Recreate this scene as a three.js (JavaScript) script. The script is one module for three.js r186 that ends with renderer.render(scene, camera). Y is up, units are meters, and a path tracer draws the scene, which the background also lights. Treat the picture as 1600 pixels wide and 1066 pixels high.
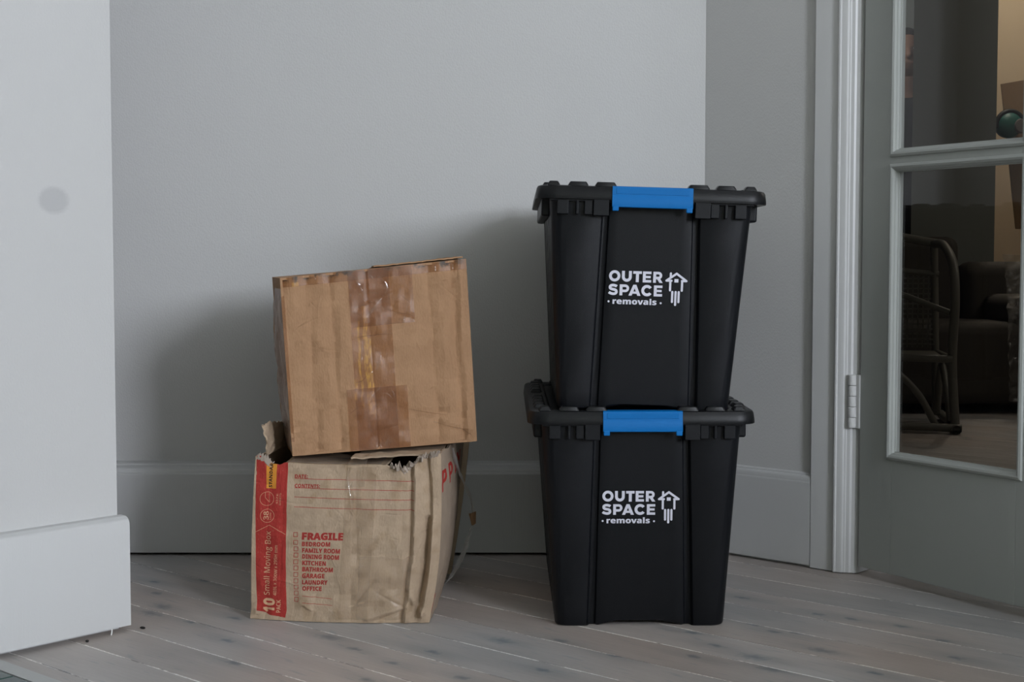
import * as THREE from 'three';
import { RoundedBoxGeometry } from 'three/addons/geometries/RoundedBoxGeometry.js';
import { MarchingCubes } from 'three/addons/objects/MarchingCubes.js';
import { RectAreaLightUniformsLib } from 'three/addons/lights/RectAreaLightUniformsLib.js';
import { mergeGeometries, toCreasedNormals, mergeVertices } from 'three/addons/utils/BufferGeometryUtils.js';
import { createNoise2D, createNoise3D } from 'simplex-noise';

// ---------------------------------------------------------------- camera, light, exposure
const scene = new THREE.Scene();
scene.background = new THREE.Color(0x000000);
const camera = new THREE.PerspectiveCamera(2 * Math.atan(533 / 2250) * 180 / Math.PI, 1600 / 1066, 0.05, 60);
camera.position.set(0, 0.627, 0);
camera.rotation.x = -Math.atan(123 / 2250);
const renderer = new THREE.WebGLRenderer({ antialias: true });
renderer.toneMapping = THREE.LinearToneMapping;
renderer.toneMappingExposure = 1.0;
renderer.shadowMap.enabled = true;
RectAreaLightUniformsLib.init();

const A = 41.7 * Math.PI / 180;                  // the room's axes: local x runs along the floor boards, local z towards the viewer
const CA = Math.cos(A), SA = Math.sin(A);
const fromRoom = (a, y, b) => new THREE.Vector3(CA * a - SA * b, y, SA * a + CA * b);
const WIN = { u: 5.5, h: 2.2, w: 1.10, tall: 1.80, at: [0.2, -1.65], power: [40, 8.2], color: new THREE.Color(0.918, 0.97, 1.085) };   // two sash windows in the wall to the right
WIN.at.forEach((v, i) => {
  const daylight = new THREE.RectAreaLight(WIN.color, WIN.power[i], WIN.w, WIN.tall);
  daylight.position.copy(fromRoom(WIN.u - 0.02, WIN.h, v));
  daylight.lookAt(fromRoom(WIN.u - 1, WIN.h, v));
  scene.add(daylight);
});

// ---------------------------------------------------------------- helpers
function rng(seed) { let a = seed >>> 0; return () => { a = (a + 0x6D2B79F5) | 0; let t = Math.imul(a ^ (a >>> 15), 1 | a); t = (t + Math.imul(t ^ (t >>> 7), 61 | t)) ^ t; return ((t ^ (t >>> 14)) >>> 0) / 4294967296; }; }
const R = rng(7);
const n2 = createNoise2D(rng(11)), n3 = createNoise3D(rng(12));
const lerp = (a, b, t) => a + (b - a) * t, clamp = (x, a = 0, b = 1) => Math.min(b, Math.max(a, x));
const smooth = (a, b, x) => { const t = clamp((x - a) / (b - a)); return t * t * (3 - 2 * t); };
const V = (x, y, z) => new THREE.Vector3(x, y, z);
const counts = {};
function numbered(n) { const k = counts[n] ?? 0; counts[n] = k + 1; return k ? `${n}_${String(k).padStart(3, '0')}` : n; }
function prep(o) { o.traverse?.((c) => { if (c.isMesh) { c.castShadow = true; c.receiveShadow = true; } }); return o; }
function mesh(name, geo, mat, parent = scene) { const m = new THREE.Mesh(geo, mat); m.name = numbered(name); parent.add(m); return prep(m); }
function thing(name, label, category, pos = [0, 0, 0], rotY = 0) { const g = new THREE.Group(); g.name = numbered(name); g.position.set(...pos); g.rotation.y = rotY; g.userData = { label, category }; scene.add(g); return g; }
function struct(name, geo, mat, label, inRoom = true) {
  const o = geo ? new THREE.Mesh(geo, mat) : new THREE.Group();
  o.name = numbered(name); o.userData = { kind: 'structure' }; if (label) o.userData.label = label;
  if (inRoom) o.rotation.y = -A;
  scene.add(o); return prep(o);
}
const boxAt = (x0, x1, y0, y1, z0, z1) => { const g = new THREE.BoxGeometry(x1 - x0, y1 - y0, z1 - z0); g.translate((x0 + x1) / 2, (y0 + y1) / 2, (z0 + z1) / 2); return g; };
const rbox = (w, h, d, r, x = 0, y = 0, z = 0, seg = 2) => { const g = new RoundedBoxGeometry(w, h, d, seg, r); g.translate(x, y, z); return g; };
const plain = (gs) => mergeGeometries(gs.map((g) => { const q = g.index ? g.toNonIndexed() : g; for (const k of Object.keys(q.attributes)) if (!['position', 'normal', 'uv'].includes(k)) q.deleteAttribute(k); return q; }));
function worldUV(g, sx = 1, sy = 1) {             // uv in metres from the dominant axis of each face
  const q = g.index ? g.toNonIndexed() : g; const p = q.attributes.position, uv = new Float32Array(p.count * 2);
  const a = V(0, 0, 0), b = V(0, 0, 0), c = V(0, 0, 0);
  for (let i = 0; i < p.count; i += 3) {
    a.fromBufferAttribute(p, i); b.fromBufferAttribute(p, i + 1); c.fromBufferAttribute(p, i + 2);
    const n = b.clone().sub(a).cross(c.clone().sub(a)); const ax = Math.abs(n.x), ay = Math.abs(n.y), az = Math.abs(n.z);
    [a, b, c].forEach((q3, k) => { const [s, t] = ay >= ax && ay >= az ? [q3.x, q3.z] : ax >= az ? [q3.z, q3.y] : [q3.x, q3.y]; uv[(i + k) * 2] = s * sx; uv[(i + k) * 2 + 1] = t * sy; });
  }
  q.setAttribute('uv', new THREE.BufferAttribute(uv, 2)); return q;
}
function dataTex(w, h, fn, srgb = true, wrap = THREE.RepeatWrapping) {
  const d = new Uint8Array(w * h * 4); const o = [0, 0, 0, 255];
  for (let y = 0; y < h; y++) for (let x = 0; x < w; x++) { o[3] = 255; fn(x, y, o); const i = (y * w + x) * 4; for (let k = 0; k < 4; k++) d[i + k] = clamp(o[k], 0, 255); }
  const t = new THREE.DataTexture(d, w, h); t.magFilter = THREE.LinearFilter; t.minFilter = THREE.LinearFilter; t.wrapS = t.wrapT = wrap; if (srgb) t.colorSpace = THREE.SRGBColorSpace; t.needsUpdate = true; return t;
}
function canvasTex(w, h, draw, srgb = true) { const c = document.createElement('canvas'); c.width = w; c.height = h; draw(c.getContext('2d'), w, h); const t = new THREE.CanvasTexture(c); if (srgb) t.colorSpace = THREE.SRGBColorSpace; return t; }
const std = (o) => new THREE.MeshStandardMaterial(o), phys = (o) => new THREE.MeshPhysicalMaterial(o);
function extrudeProfile(pts, len) {                // pts in (x, y), swept along +z
  const s = new THREE.Shape(pts.map(([x, y]) => new THREE.Vector2(x, y)));
  return new THREE.ExtrudeGeometry(s, { depth: len, bevelEnabled: false, steps: 1 });
}
function sheet(P, nx, ny, th) {                    // a panel with thickness over a surface P(s, t)
  const pos = [], uv = [], idx = [], back = []; const e = 1e-3;
  for (let j = 0; j <= ny; j++) for (let i = 0; i <= nx; i++) {
    const s = i / nx, t = j / ny, p = P(s, t);
    const ds = P(Math.min(1, s + e), t).sub(P(Math.max(0, s - e), t)), dt = P(s, Math.min(1, t + e)).sub(P(s, Math.max(0, t - e)));
    const n = ds.cross(dt).normalize();
    pos.push(p.x, p.y, p.z); uv.push(s, t); back.push(p.addScaledVector(n, -th));
  }
  const N = (nx + 1) * (ny + 1); back.forEach((b, k) => { pos.push(b.x, b.y, b.z); uv.push(uv[2 * k], uv[2 * k + 1]); });
  const at = (i, j) => j * (nx + 1) + i;
  for (let j = 0; j < ny; j++) for (let i = 0; i < nx; i++) { const a = at(i, j), b = at(i + 1, j), c = at(i + 1, j + 1), d = at(i, j + 1); idx.push(a, b, c, a, c, d, N + a, N + c, N + b, N + a, N + d, N + c); }
  const rim = []; for (let i = 0; i < nx; i++) rim.push([at(i + 1, 0), at(i, 0)], [at(i, ny), at(i + 1, ny)]); for (let j = 0; j < ny; j++) rim.push([at(0, j), at(0, j + 1)], [at(nx, j + 1), at(nx, j)]);
  rim.forEach(([a, b]) => idx.push(a, b, N + b, a, N + b, N + a));
  const g = new THREE.BufferGeometry(); g.setAttribute('position', new THREE.Float32BufferAttribute(pos, 3)); g.setAttribute('uv', new THREE.Float32BufferAttribute(uv, 2)); g.setIndex(idx);
  return toCreasedNormals(g, 0.9);
}
const capsule = (p, a, b, ra, rb) => { const ab = b.clone().sub(a), t = clamp(p.clone().sub(a).dot(ab) / ab.lengthSq()); return p.distanceTo(a.clone().addScaledVector(ab, t)) - lerp(ra, rb, t); };
function fieldMesh(fn, min, max, cell) {
  const span = Math.max(max[0] - min[0], max[1] - min[1], max[2] - min[2]); const N = Math.ceil(span / cell) + 4;
  const mc = new MarchingCubes(N, undefined, false, false, 400000); mc.isolation = 0; mc.field.fill(-1); const p = V(0, 0, 0);
  const lim = [0, 1, 2].map((k) => Math.min(N, Math.ceil((max[k] - min[k]) / cell) + 3));
  for (let z = 0; z < lim[2]; z++) for (let y = 0; y < lim[1]; y++) for (let x = 0; x < lim[0]; x++) { p.set(min[0] + x * cell, min[1] + y * cell, min[2] + z * cell); mc.field[x + y * N + z * N * N] = -fn(p); }
  mc.update(); const c = mc.count, h = N / 2; const pos = new Float32Array(c * 3);
  for (let i = 0; i < c * 3; i++) pos[i] = (mc.positionArray[i] * h + h) * cell + min[i % 3];
  let g = new THREE.BufferGeometry(); g.setAttribute('position', new THREE.BufferAttribute(pos, 3)); g = mergeVertices(g, 1e-5); g.computeVertexNormals(); return g;
}
const smin = (a, b, k) => { const h = clamp(0.5 + 0.5 * (b - a) / k); return lerp(b, a, h) - k * h * (1 - h); };
const tube = (pts, r, seg = 40, rs = 8) => new THREE.TubeGeometry(new THREE.CatmullRomCurve3(pts), seg, r, rs);
function segDist(x, y, s) { const dx = s[2] - s[0], dy = s[3] - s[1], t = clamp(((x - s[0]) * dx + (y - s[1]) * dy) / (dx * dx + dy * dy)); return Math.hypot(x - s[0] - dx * t, y - s[1] - dy * t); }

// ---------------------------------------------------------------- paint and wood
const rollerBump = dataTex(512, 512, (x, y, o) => { const f = (s) => n3(Math.cos(x / 512 * 6.2832) * s, Math.sin(x / 512 * 6.2832) * s, y / 512 * s * 4); const k = 128 + 45 * f(9) + 30 * n2(x / 3, y / 3); o[0] = o[1] = o[2] = k; }, false);
const brushBump = dataTex(512, 512, (x, y, o) => { const k = 128 + 26 * n2(x / 5, y / 90) + 40 * n2(x / 40 + 40, y / 70) + 18 * n2(x / 4, y / 4 + 9) + 70 * smooth(0.80, 0.88, n2(x / 12, y / 15 + 90)); o[0] = o[1] = o[2] = k; }, false);
const withRepeat = (t, rx, ry) => { const c = t.clone(); c.repeat.set(rx, ry); c.needsUpdate = true; return c; };
const wallPaint = (color) => std({ color, roughness: 0.72, bumpMap: withRepeat(rollerBump, 4, 4), bumpScale: 0.0006 });
const trimPaint = (color) => std({ color, roughness: 0.5, bumpMap: withRepeat(brushBump, 2.2, 1.3), bumpScale: 0.0004 });
const M = {
  paint: wallPaint(new THREE.Color(0.545, 0.543, 0.535)),
  roomWall: wallPaint(new THREE.Color(0.38, 0.40, 0.32)),
  ceiling: wallPaint(new THREE.Color(0.78, 0.78, 0.75)),
  trim: trimPaint(new THREE.Color(0.545, 0.548, 0.545)),
  door: trimPaint(new THREE.Color(0.40, 0.418, 0.398)),
  dark: std({ color: new THREE.Color(0.02, 0.018, 0.016), roughness: 0.9 }),
};
// ---------------------------------------------------------------- floor of narrow washed boards
const KNOTS = [[-2.388, -1.624], [-2.322, -1.695], [-2.301, -1.569], [-2.203, -1.514], [-2.177, -1.472], [-2.07, -1.482], [-2.035, -1.549], [-1.922, -1.448], [-1.807, -1.372], [-1.811, -1.575], [-1.727, -1.553], [-1.621, -1.537], [-1.618, -1.625], [-1.484, -1.552], [-1.585, -1.449], [-1.582, -1.75], [-1.42, -1.664], [-1.51, -1.816], [-1.385, -1.803], [-1.375, -2.003], [-1.299, -1.961], [-1.291, -1.883], [-1.452, -2.277], [-1.282, -2.258], [-1.22, -2.269], [-1.326, -2.121], [-1.243, -2.119], [-1.154, -2.048], [-1.214, -1.944], [-1.157, -1.903], [-1.274, -2.1], [-1.129, -2.279], [-1.035, -2.238], [-0.975, -2.152], [-1.029, -1.989]];
const BIG = new Set([3, 4, 9, 15, 27, 28, 29]);
const ROW0 = -1.275, ROW = 0.1058, FU0 = -2.75, FV0 = -2.72, FUW = 2.1, FVH = 1.7;
const floorMap = dataTex(2048, 1660, (px, py, o) => {
  const a = FU0 + px / 2048 * FUW, b = FV0 + py / 1660 * FVH; const row = Math.floor((b - ROW0) / ROW), f = (b - ROW0) / ROW - row;
  const tone = n2(row * 7.3, 3.1), hue = n2(row * 5.1, 9.7);
  const grain = n2(a * 5 + row * 13, b * 130) * 0.5 + n2(a * 16 + row * 31, b * 420) * 0.5, cloud = n2(a * 2.2 + row * 3, b * 9) * 0.6 + n2(a * 6 + 50, b * 20) * 0.4, wash = n2(a * 1.6, b * 1.6 + 20);
  let r = 180 + 6 * tone + 5 * grain + 8 * cloud + 3 * hue + 7 * wash, g = 173 + 6 * tone + 5 * grain + 8 * cloud + 0 * hue + 1 * wash, bl = 168 + 6 * tone + 5 * grain + 8 * cloud - 2 * hue - 3 * wash;
  let k = 0, dark = 0;
  KNOTS.forEach(([ku, kv], i) => {
    const da = a - ku, db = b - kv; if (Math.abs(da) > 0.12 || Math.abs(db) > 0.06) return;
    if (Math.floor((kv - ROW0) / ROW) !== row) return;
    const big = BIG.has(i) ? 1.75 : 1, w = 1 + 0.35 * n2(a * 60 + i, b * 60);
    const d = Math.hypot(da / (0.021 * big * w), db / (0.0105 * big * w)); k = Math.max(k, (1 - smooth(0.25, 1.25, d)) * (BIG.has(i) ? 0.8 : 1)); dark = Math.max(dark, 1 - smooth(0, 0.5, d));
    k = Math.max(k, 0.28 * (1 - smooth(0.6, 3.2, Math.hypot(da / 0.035, db / 0.010))));
  });
  r -= 46 * k + 14 * dark; g -= 36 * k + 12 * dark; bl -= 29 * k + 10 * dark;
  const st = smooth(0.72, 0.9, n2(a * 9 + row * 17, b * 60 + 7)); r -= 14 * st; g -= 9 * st; bl -= 6 * st;
  const edge = Math.min(f, 1 - f) * ROW, keep = n2(a * 7 + row * 2.3 + 11, Math.round((b - ROW0) / ROW) * 5.7) + 0.4 * n2(a * 55, row * 3), line = 1 - smooth(0.0008, 0.0022, edge + 0.0004 * n2(a * 90, row));
  if (keep > -0.28) { const q = line * smooth(-0.28, 0.15, keep); r += 84 * q; g += 84 * q; bl += 82 * q; } else { r -= 40 * line; g -= 38 * line; bl -= 36 * line; }
  o[0] = r; o[1] = g; o[2] = bl;
}, true, THREE.MirroredRepeatWrapping);
const floorBump = dataTex(1024, 512, (x, y, o) => { const k = 128 + 40 * n2(x / 60, y / 2.5) + 30 * n2(x / 20, y / 8 + 60); o[0] = o[1] = o[2] = k; }, false, THREE.MirroredRepeatWrapping);
const boardMats = [1, 0.97, 1.03].map((k) => std({ color: new THREE.Color(0.92 * k, 0.92 * k, 0.92 * k), map: floorMap, roughness: 0.5, bumpMap: floorBump, bumpScale: 0.0004 }));
{
  const floor = struct('floor', null);
  mesh('floor_base', boxAt(-6, 5.9, -0.12, -0.004, -8.6, 2.4), std({ color: 0x6b6660, roughness: 0.9 }), floor);
  const board = (a0, a1, b0, b1, top) => {
    const c = 0.0007; const g = extrudeProfile([[b0, -0.018], [b0, top - c], [b0 + c, top], [b1 - c, top], [b1, top - c], [b1, -0.018]].reverse(), a1 - a0);   // profile in (v, y), swept along u
    const p = g.attributes.position; for (let i = 0; i < p.count; i++) { const v = p.getX(i), y = p.getY(i), z = p.getZ(i); p.setXYZ(i, a0 + z, y, v); }
    const idx = []; for (let i = 0; i < p.count; i += 3) idx.push(i, i + 2, i + 1);
    const q = new THREE.BufferGeometry(); q.setAttribute('position', p); const uv = new Float32Array(p.count * 2); for (let i = 0; i < p.count; i++) { uv[2 * i] = (p.getX(i) - FU0) / FUW; uv[2 * i + 1] = (p.getZ(i) - FV0) / FVH; }
    q.setAttribute('uv', new THREE.BufferAttribute(uv, 2)); q.setIndex(idx); const r = q.toNonIndexed(); r.computeVertexNormals();
    return r;
  };
  const firstRow = Math.ceil((-8.1 - ROW0) / ROW), lastRow = Math.floor((2.2 - ROW0) / ROW);
  for (let row = firstRow; row <= lastRow; row++) {
    const b0 = ROW0 + row * ROW + 0.0004, b1 = b0 + ROW - 0.0008; const inView = b1 > -2.7 && b0 < -0.9;
    let a0 = -5.9; while (a0 < 5.7) { let a1 = a0 + 1.9 + R() * 1.8; if (inView && a1 > -2.9 && a1 < -0.55) a1 = a0 < -2.9 && R() < 0.5 ? -2.9 - R() * 0.3 : -0.5 + R() * 0.6; if (a1 > 5.2) a1 = 5.75; mesh('floorboard', board(a0, a1 - 0.0008, b0, b1, -0.0002 * R()), boardMats[Math.floor(R() * 3)], floor); a0 = a1; }
  }
}
// ---------------------------------------------------------------- room shell
const H = 3.3;
struct('wall_back', worldUV(boxAt(-2.2, 0.56, 0, H, -3.265, -3.115)), M.paint, 'pale grey wall crossing the corner', false);
struct('wall_left', worldUV(boxAt(-5.5, -2.125, 0, H, -1.372, 2.35)), M.paint, 'pale painted wall end on the left');
{ // a round plaster repair in a slightly different paint
  const patch = canvasTex(256, 256, (c) => { const im = c.createImageData(256, 256); for (let y = 0; y < 256; y++) for (let x = 0; x < 256; x++) { const d = Math.hypot(x - 128, y - 128) / 112 + 0.05 * n2(x / 20, y / 20); const i = (y * 256 + x) * 4; im.data[i] = im.data[i + 1] = 172; im.data[i + 2] = 178; im.data[i + 3] = 46 * (1 - smooth(0.62, 1, d)) * (0.9 + 0.25 * n2(x / 3, y / 3)); } c.putImageData(im, 0, 0); });
  const g = new THREE.PlaneGeometry(0.075, 0.06); g.rotateY(Math.PI / 2); g.translate(-2.1246, 0.728, -1.262);
  const m = new THREE.Mesh(g, std({ map: patch, transparent: true, roughness: 0.7 })); m.name = 'plaster_patch'; scene.getObjectByName('wall_left').add(m);
}
struct('wall_right', worldUV(boxAt(-1.86, -1.44, 0, H, -2.76, -2.602)), M.paint, 'shaded wall between the corner and the door');
const DW = 0.56;                                    // door opening
struct('wall_beside_door', worldUV(boxAt(-1.385 + DW + 0.03, 5.65, 0, H, -2.76, -2.602)), M.paint);
struct('lintel', worldUV(boxAt(-1.44, -1.385 + DW + 0.03, 2.07, H, -2.76, -2.602)), M.paint);
struct('wall_rear', worldUV(boxAt(-2.2, 5.65, 0, H, 2.2, 2.35)), M.roomWall);
{
  const u0 = WIN.u, u1 = WIN.u + 0.15, lo = WIN.h - WIN.tall / 2, hi = WIN.h + WIN.tall / 2, [v1, v2] = WIN.at, hw = WIN.w / 2;
  struct('wall_window', plain([boxAt(u0, u1, 0, lo, -2.7, 2.3), boxAt(u0, u1, hi, H, -2.7, 2.3), boxAt(u0, u1, lo, hi, -2.7, v2 - hw), boxAt(u0, u1, lo, hi, v2 + hw, v1 - hw), boxAt(u0, u1, lo, hi, v1 + hw, 2.3)].map((g) => worldUV(g))), M.roomWall);
  WIN.at.forEach((v, i) => {
    const a = v - hw, b = v + hw, w = struct('window_' + (i + 1), null, null, 'tall sash window with a drawn white blind');
    mesh('window_frame', plain([boxAt(u0 + 0.05, u0 + 0.1, lo, hi, a, a + 0.03), boxAt(u0 + 0.05, u0 + 0.1, lo, hi, b - 0.03, b), boxAt(u0 + 0.05, u0 + 0.1, lo, lo + 0.04, a, b), boxAt(u0 + 0.05, u0 + 0.1, hi - 0.04, hi, a, b)]), M.trim, w);
    mesh('window_blind', boxAt(u0 + 0.03, u0 + 0.034, lo + 0.01, hi - 0.01, a + 0.01, b - 0.01), std({ color: 0xf2f4f6, emissive: WIN.color, emissiveIntensity: 2, roughness: 0.9 }), w);
    mesh('window_sill', boxAt(u0 - 0.05, u0 + 0.04, lo - 0.03, lo, a - 0.06, b + 0.06), M.trim, w);
  });
}
struct('ceiling', boxAt(-6, 5.9, H, H + 0.15, -8.6, 2.4), M.ceiling);
// ---------------------------------------------------------------- skirting boards and the door casing
{
  const prof = [[0, 0.006], [0.060, 0.006], [0.060, 0.1745], [0.0585, 0.1765], [0.055, 0.1775], [0.054, 0.182], [0.051, 0.186], [0.043, 0.189], [0.030, 0.1905], [0.028, 0.1935], [0.016, 0.195], [0, 0.196]];
  const g = extrudeProfile(prof, 2.62); g.rotateY(-Math.PI / 2); g.translate(0.46, 0, -3.115); g.rotateY(0);
  struct('baseboard_back', worldUV(g), M.trim, null, false);
  const gr = extrudeProfile(prof.map(([x, y]) => [x * 0.2, y]), 0.37); gr.rotateY(-Math.PI / 2); gr.translate(-1.4915, 0, -2.602);
  struct('baseboard_right', worldUV(gr), M.trim);
  const arc = []; for (let i = 0; i <= 8; i++) { const t = i / 8 * Math.PI / 2; arc.push([0.027 - 0.014 + 0.014 * Math.cos(t), 0.196 - 0.014 + 0.014 * Math.sin(t)]); }
  const gl = extrudeProfile([[0, 0.0095], [0.027, 0.0095], ...arc, [0, 0.1965]], 0.245);
  gl.rotateY(0); gl.translate(-2.125, 0, -1.3785);
  struct('baseboard_left', toCreasedNormals(worldUV(gl), 0.6), M.trim, 'thick rounded skirting board at the foot of the left wall');
  // casing beside the door: flat board, then stepped moulding turning into the jamb
  const c = [[-1.4905, -2.64], [-1.4905, -2.5915], [-1.489, -2.590], [-1.4365, -2.590], [-1.4355, -2.585], [-1.433, -2.5825], [-1.430, -2.583], [-1.4285, -2.5855], [-1.4245, -2.586], [-1.4175, -2.5885], [-1.4145, -2.591], [-1.4125, -2.5915], [-1.4105, -2.5935], [-1.4045, -2.5955], [-1.4015, -2.599], [-1.3955, -2.6005], [-1.3935, -2.604], [-1.3905, -2.612], [-1.390, -2.758], [-1.44, -2.758], [-1.44, -2.64]];
  const gc = extrudeProfile(c.map(([x, y]) => [x, -y]), 2.10); gc.rotateX(-Math.PI / 2); gc.scale(1, 1, 1);
  const trim = struct('trim_1', null, null, 'painted door casing with stepped moulding');
  mesh('casing', toCreasedNormals(worldUV(gc), 0.35), std({ color: new THREE.Color(0.60, 0.603, 0.60), roughness: 0.38, bumpMap: withRepeat(brushBump, 3, 1), bumpScale: 0.0003 }), trim).position.y = 0.002;
}
// ---------------------------------------------------------------- fireplace on the left wall, out of the frame above the hearth
{
  const f = thing('fireplace', 'black cast iron fireplace on the left wall behind the hearth, out of view', 'fireplace', fromRoom(-2.125, 0.005, -0.30).toArray(), -A);
  const iron = std({ color: new THREE.Color(0.022, 0.021, 0.02), roughness: 0.6, bumpMap: brushBump, bumpScale: 0.0006 });
  for (const z of [-0.56, 0.56]) mesh('side_pillar', rbox(0.10, 1.14, 0.24, 0.01, 0.052, 0.57, z), iron, f);
  mesh('lintel', rbox(0.10, 0.26, 0.90, 0.01, 0.052, 1.01, 0), iron, f); mesh('mantel_shelf', rbox(0.19, 0.045, 1.42, 0.008, 0.097, 1.163, 0), iron, f);
  mesh('firebox_back', rbox(0.012, 0.88, 0.88, 0.003, 0.008, 0.44, 0), M.dark, f); mesh('fire_grate', rbox(0.08, 0.12, 0.5, 0.01, 0.055, 0.06, 0), iron, f);
}
// ---------------------------------------------------------------- hearth at the lower left
{
  const h = struct('hearth', null, null, 'low hearth with pale border and dark green tiles');
  mesh('hearth_border', plain([boxAt(-2.09, -1.45, 0, 0.005, -1.129, -1.0995), boxAt(-1.475, -1.45, 0, 0.005, -1.0995, 0.1)]), std({ color: 0xb2b4b2, roughness: 0.4 }), h);
  mesh('hearth_bed', boxAt(-2.09, -1.476, -0.002, 0.002, -1.0985, 0.1), M.dark, h);
  const tg = rbox(0.098, 0.006, 0.098, 0.0015), tm = [0x2c4640, 0x27403c, 0x30504a].map((c) => std({ color: c, roughness: 0.12 }));
  for (let i = 0; i < 6; i++) for (let j = 0; j < 11; j++) mesh('tile', tg, tm[(i * 7 + j * 5) % 3], h).position.set(-2.03 + i * 0.1005, 0.001 + 0.0015, -1.047 + j * 0.1005);
}
{ // specks on the floor by the end of the left skirting
  const flake = thing('paint_flake', 'tiny upright white paint flake at the foot of the left skirting', 'debris', [-0.6743, 0, -2.3925], 0.6);
  mesh('flake', sheet((s, t) => V(-0.001 + 0.002 * s + 0.0015 * t, 0.0105 * t, 0.0012 * Math.sin(3 * t)), 4, 6, 0.0005), std({ color: 0xdcdcd8, roughness: 0.7 }), flake);
  const crumb = (p, w, turn, label) => { const c = thing('crumb', label, 'debris', p, turn); const g = new THREE.IcosahedronGeometry(1, 1); g.scale(w, 0.0022, 0.0022); g.translate(0, 0.0020, 0); mesh('grit', g, std({ color: 0x1d1a18, roughness: 0.9 }), c); };
  crumb([-0.702, 0, -2.349], 0.003, 0.3, 'black crumb beside the gap under the left skirting');
  crumb([-0.6325, 0, -2.4355], 0.0055, -0.3, 'dark splinter on the boards just past the skirting corner');
}
// ---------------------------------------------------------------- glazed door, ajar
{
  const door = struct('door_1', null, null, 'grey green door with glass panes, standing ajar', false);
  door.position.set(0.692, 0, -2.862); door.rotation.y = -59.08 * Math.PI / 180;
  const L = 0.53, T = 0.022, x0 = 0.003, gx0 = 0.0905, gx1 = 0.3875, rows = [[0.256, 0.803], [0.843, 1.40], [1.4475, 1.96]], top = 2.045, bot = 0.0175;
  const B = (a, b, c, d) => { const g = rbox(b - a, d - c, T, 0.002, (a + b) / 2, (c + d) / 2, -T / 2, 1); return worldUV(g); };
  mesh('stile', B(x0, gx0, bot, top), M.door, door); mesh('stile', B(gx1, L, bot, top), M.door, door);
  mesh('bottom_rail', B(gx0 - 0.001, gx1 + 0.001, bot, rows[0][0]), M.door, door);
  mesh('middle_rail', B(gx0 - 0.001, gx1 + 0.001, rows[0][1], rows[1][0]), M.door, door); mesh('middle_rail', B(gx0 - 0.001, gx1 + 0.001, rows[1][1], rows[2][0]), M.door, door); mesh('top_rail', B(gx0 - 0.001, gx1 + 0.001, rows[2][1], top), M.door, door);
  // bead profile: x inward from the outer edge, z out of the leaf
  const bp = [[-0.0135, -0.002], [-0.0135, 0.0015], [-0.012, 0.004], [-0.008, 0.0055], [-0.004, 0.004], [-0.002, 0.001], [0.000, -0.001], [0.001, -0.006], [0.003, -0.007], [0.003, -0.0102], [-0.0135, -0.0102]];
  const bead = (w, h) => { // mitred frame of four bars around a w by h opening
    const gs = []; for (const [len, rot, dx, dy] of [[w, 0, 0, -h / 2], [h, Math.PI / 2, w / 2, 0], [w, Math.PI, 0, h / 2], [h, -Math.PI / 2, -w / 2, 0]]) {
      const pos = [], idx = []; const n = bp.length; for (const sgn of [-1, 1]) bp.forEach(([d, z]) => pos.push(sgn * (len / 2 - d), d, z));
      for (let i = 0; i < n; i++) { const j = (i + 1) % n; idx.push(i, n + i, n + j, i, n + j, j); }
      let g = new THREE.BufferGeometry(); g.setAttribute('position', new THREE.Float32BufferAttribute(pos, 3)); const flip = []; for (let i = 0; i < idx.length; i += 3) flip.push(idx[i], idx[i + 2], idx[i + 1]); g.setIndex(flip); g = g.toNonIndexed(); g.computeVertexNormals();
      g.rotateZ(rot); g.translate(dx, dy, 0); gs.push(g);
    } return gs;
  };
  const glassM = phys({ color: 0xffffff, transmission: 1, thickness: 0, roughness: 0.02, ior: 1.5 });
  rows.forEach(([a, b]) => {
    bead(gx1 - gx0, b - a).forEach((g) => { g.translate((gx0 + gx1) / 2, (a + b) / 2, 0); mesh('glazing_bead', worldUV(toCreasedNormals(g, 0.5)), M.door, door); });
    mesh('glass_pane', boxAt(gx0 - 0.003, gx1 + 0.003, a - 0.003, b + 0.003, -0.0135, -0.0105), glassM, door);
  });
  const hinge = new THREE.Group(); hinge.name = 'hinge'; hinge.userData.label = 'painted butt hinge'; door.add(hinge);
  const hm = std({ color: new THREE.Color(0.62, 0.62, 0.61), roughness: 0.45, bumpMap: brushBump, bumpScale: 0.0008 });
  for (let i = 0; i < 5; i++) { const g = new THREE.LatheGeometry([[0, 0], [0.0074, 0], [0.0082, 0.001], [0.0082, 0.0198], [0.0074, 0.0208], [0, 0.0208]].map((q) => new THREE.Vector2(...q)), 18); const k = mesh('hinge_knuckle', g, hm, hinge); k.position.set(-0.0115 + (i % 2) * 0.0006, 0.2965 + i * 0.0213, 0.008); }
  mesh('hinge_plate', boxAt(-0.010, 0.004, 0.2965, 0.4025, -0.004, 0.004), hm, hinge);
}
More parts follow.
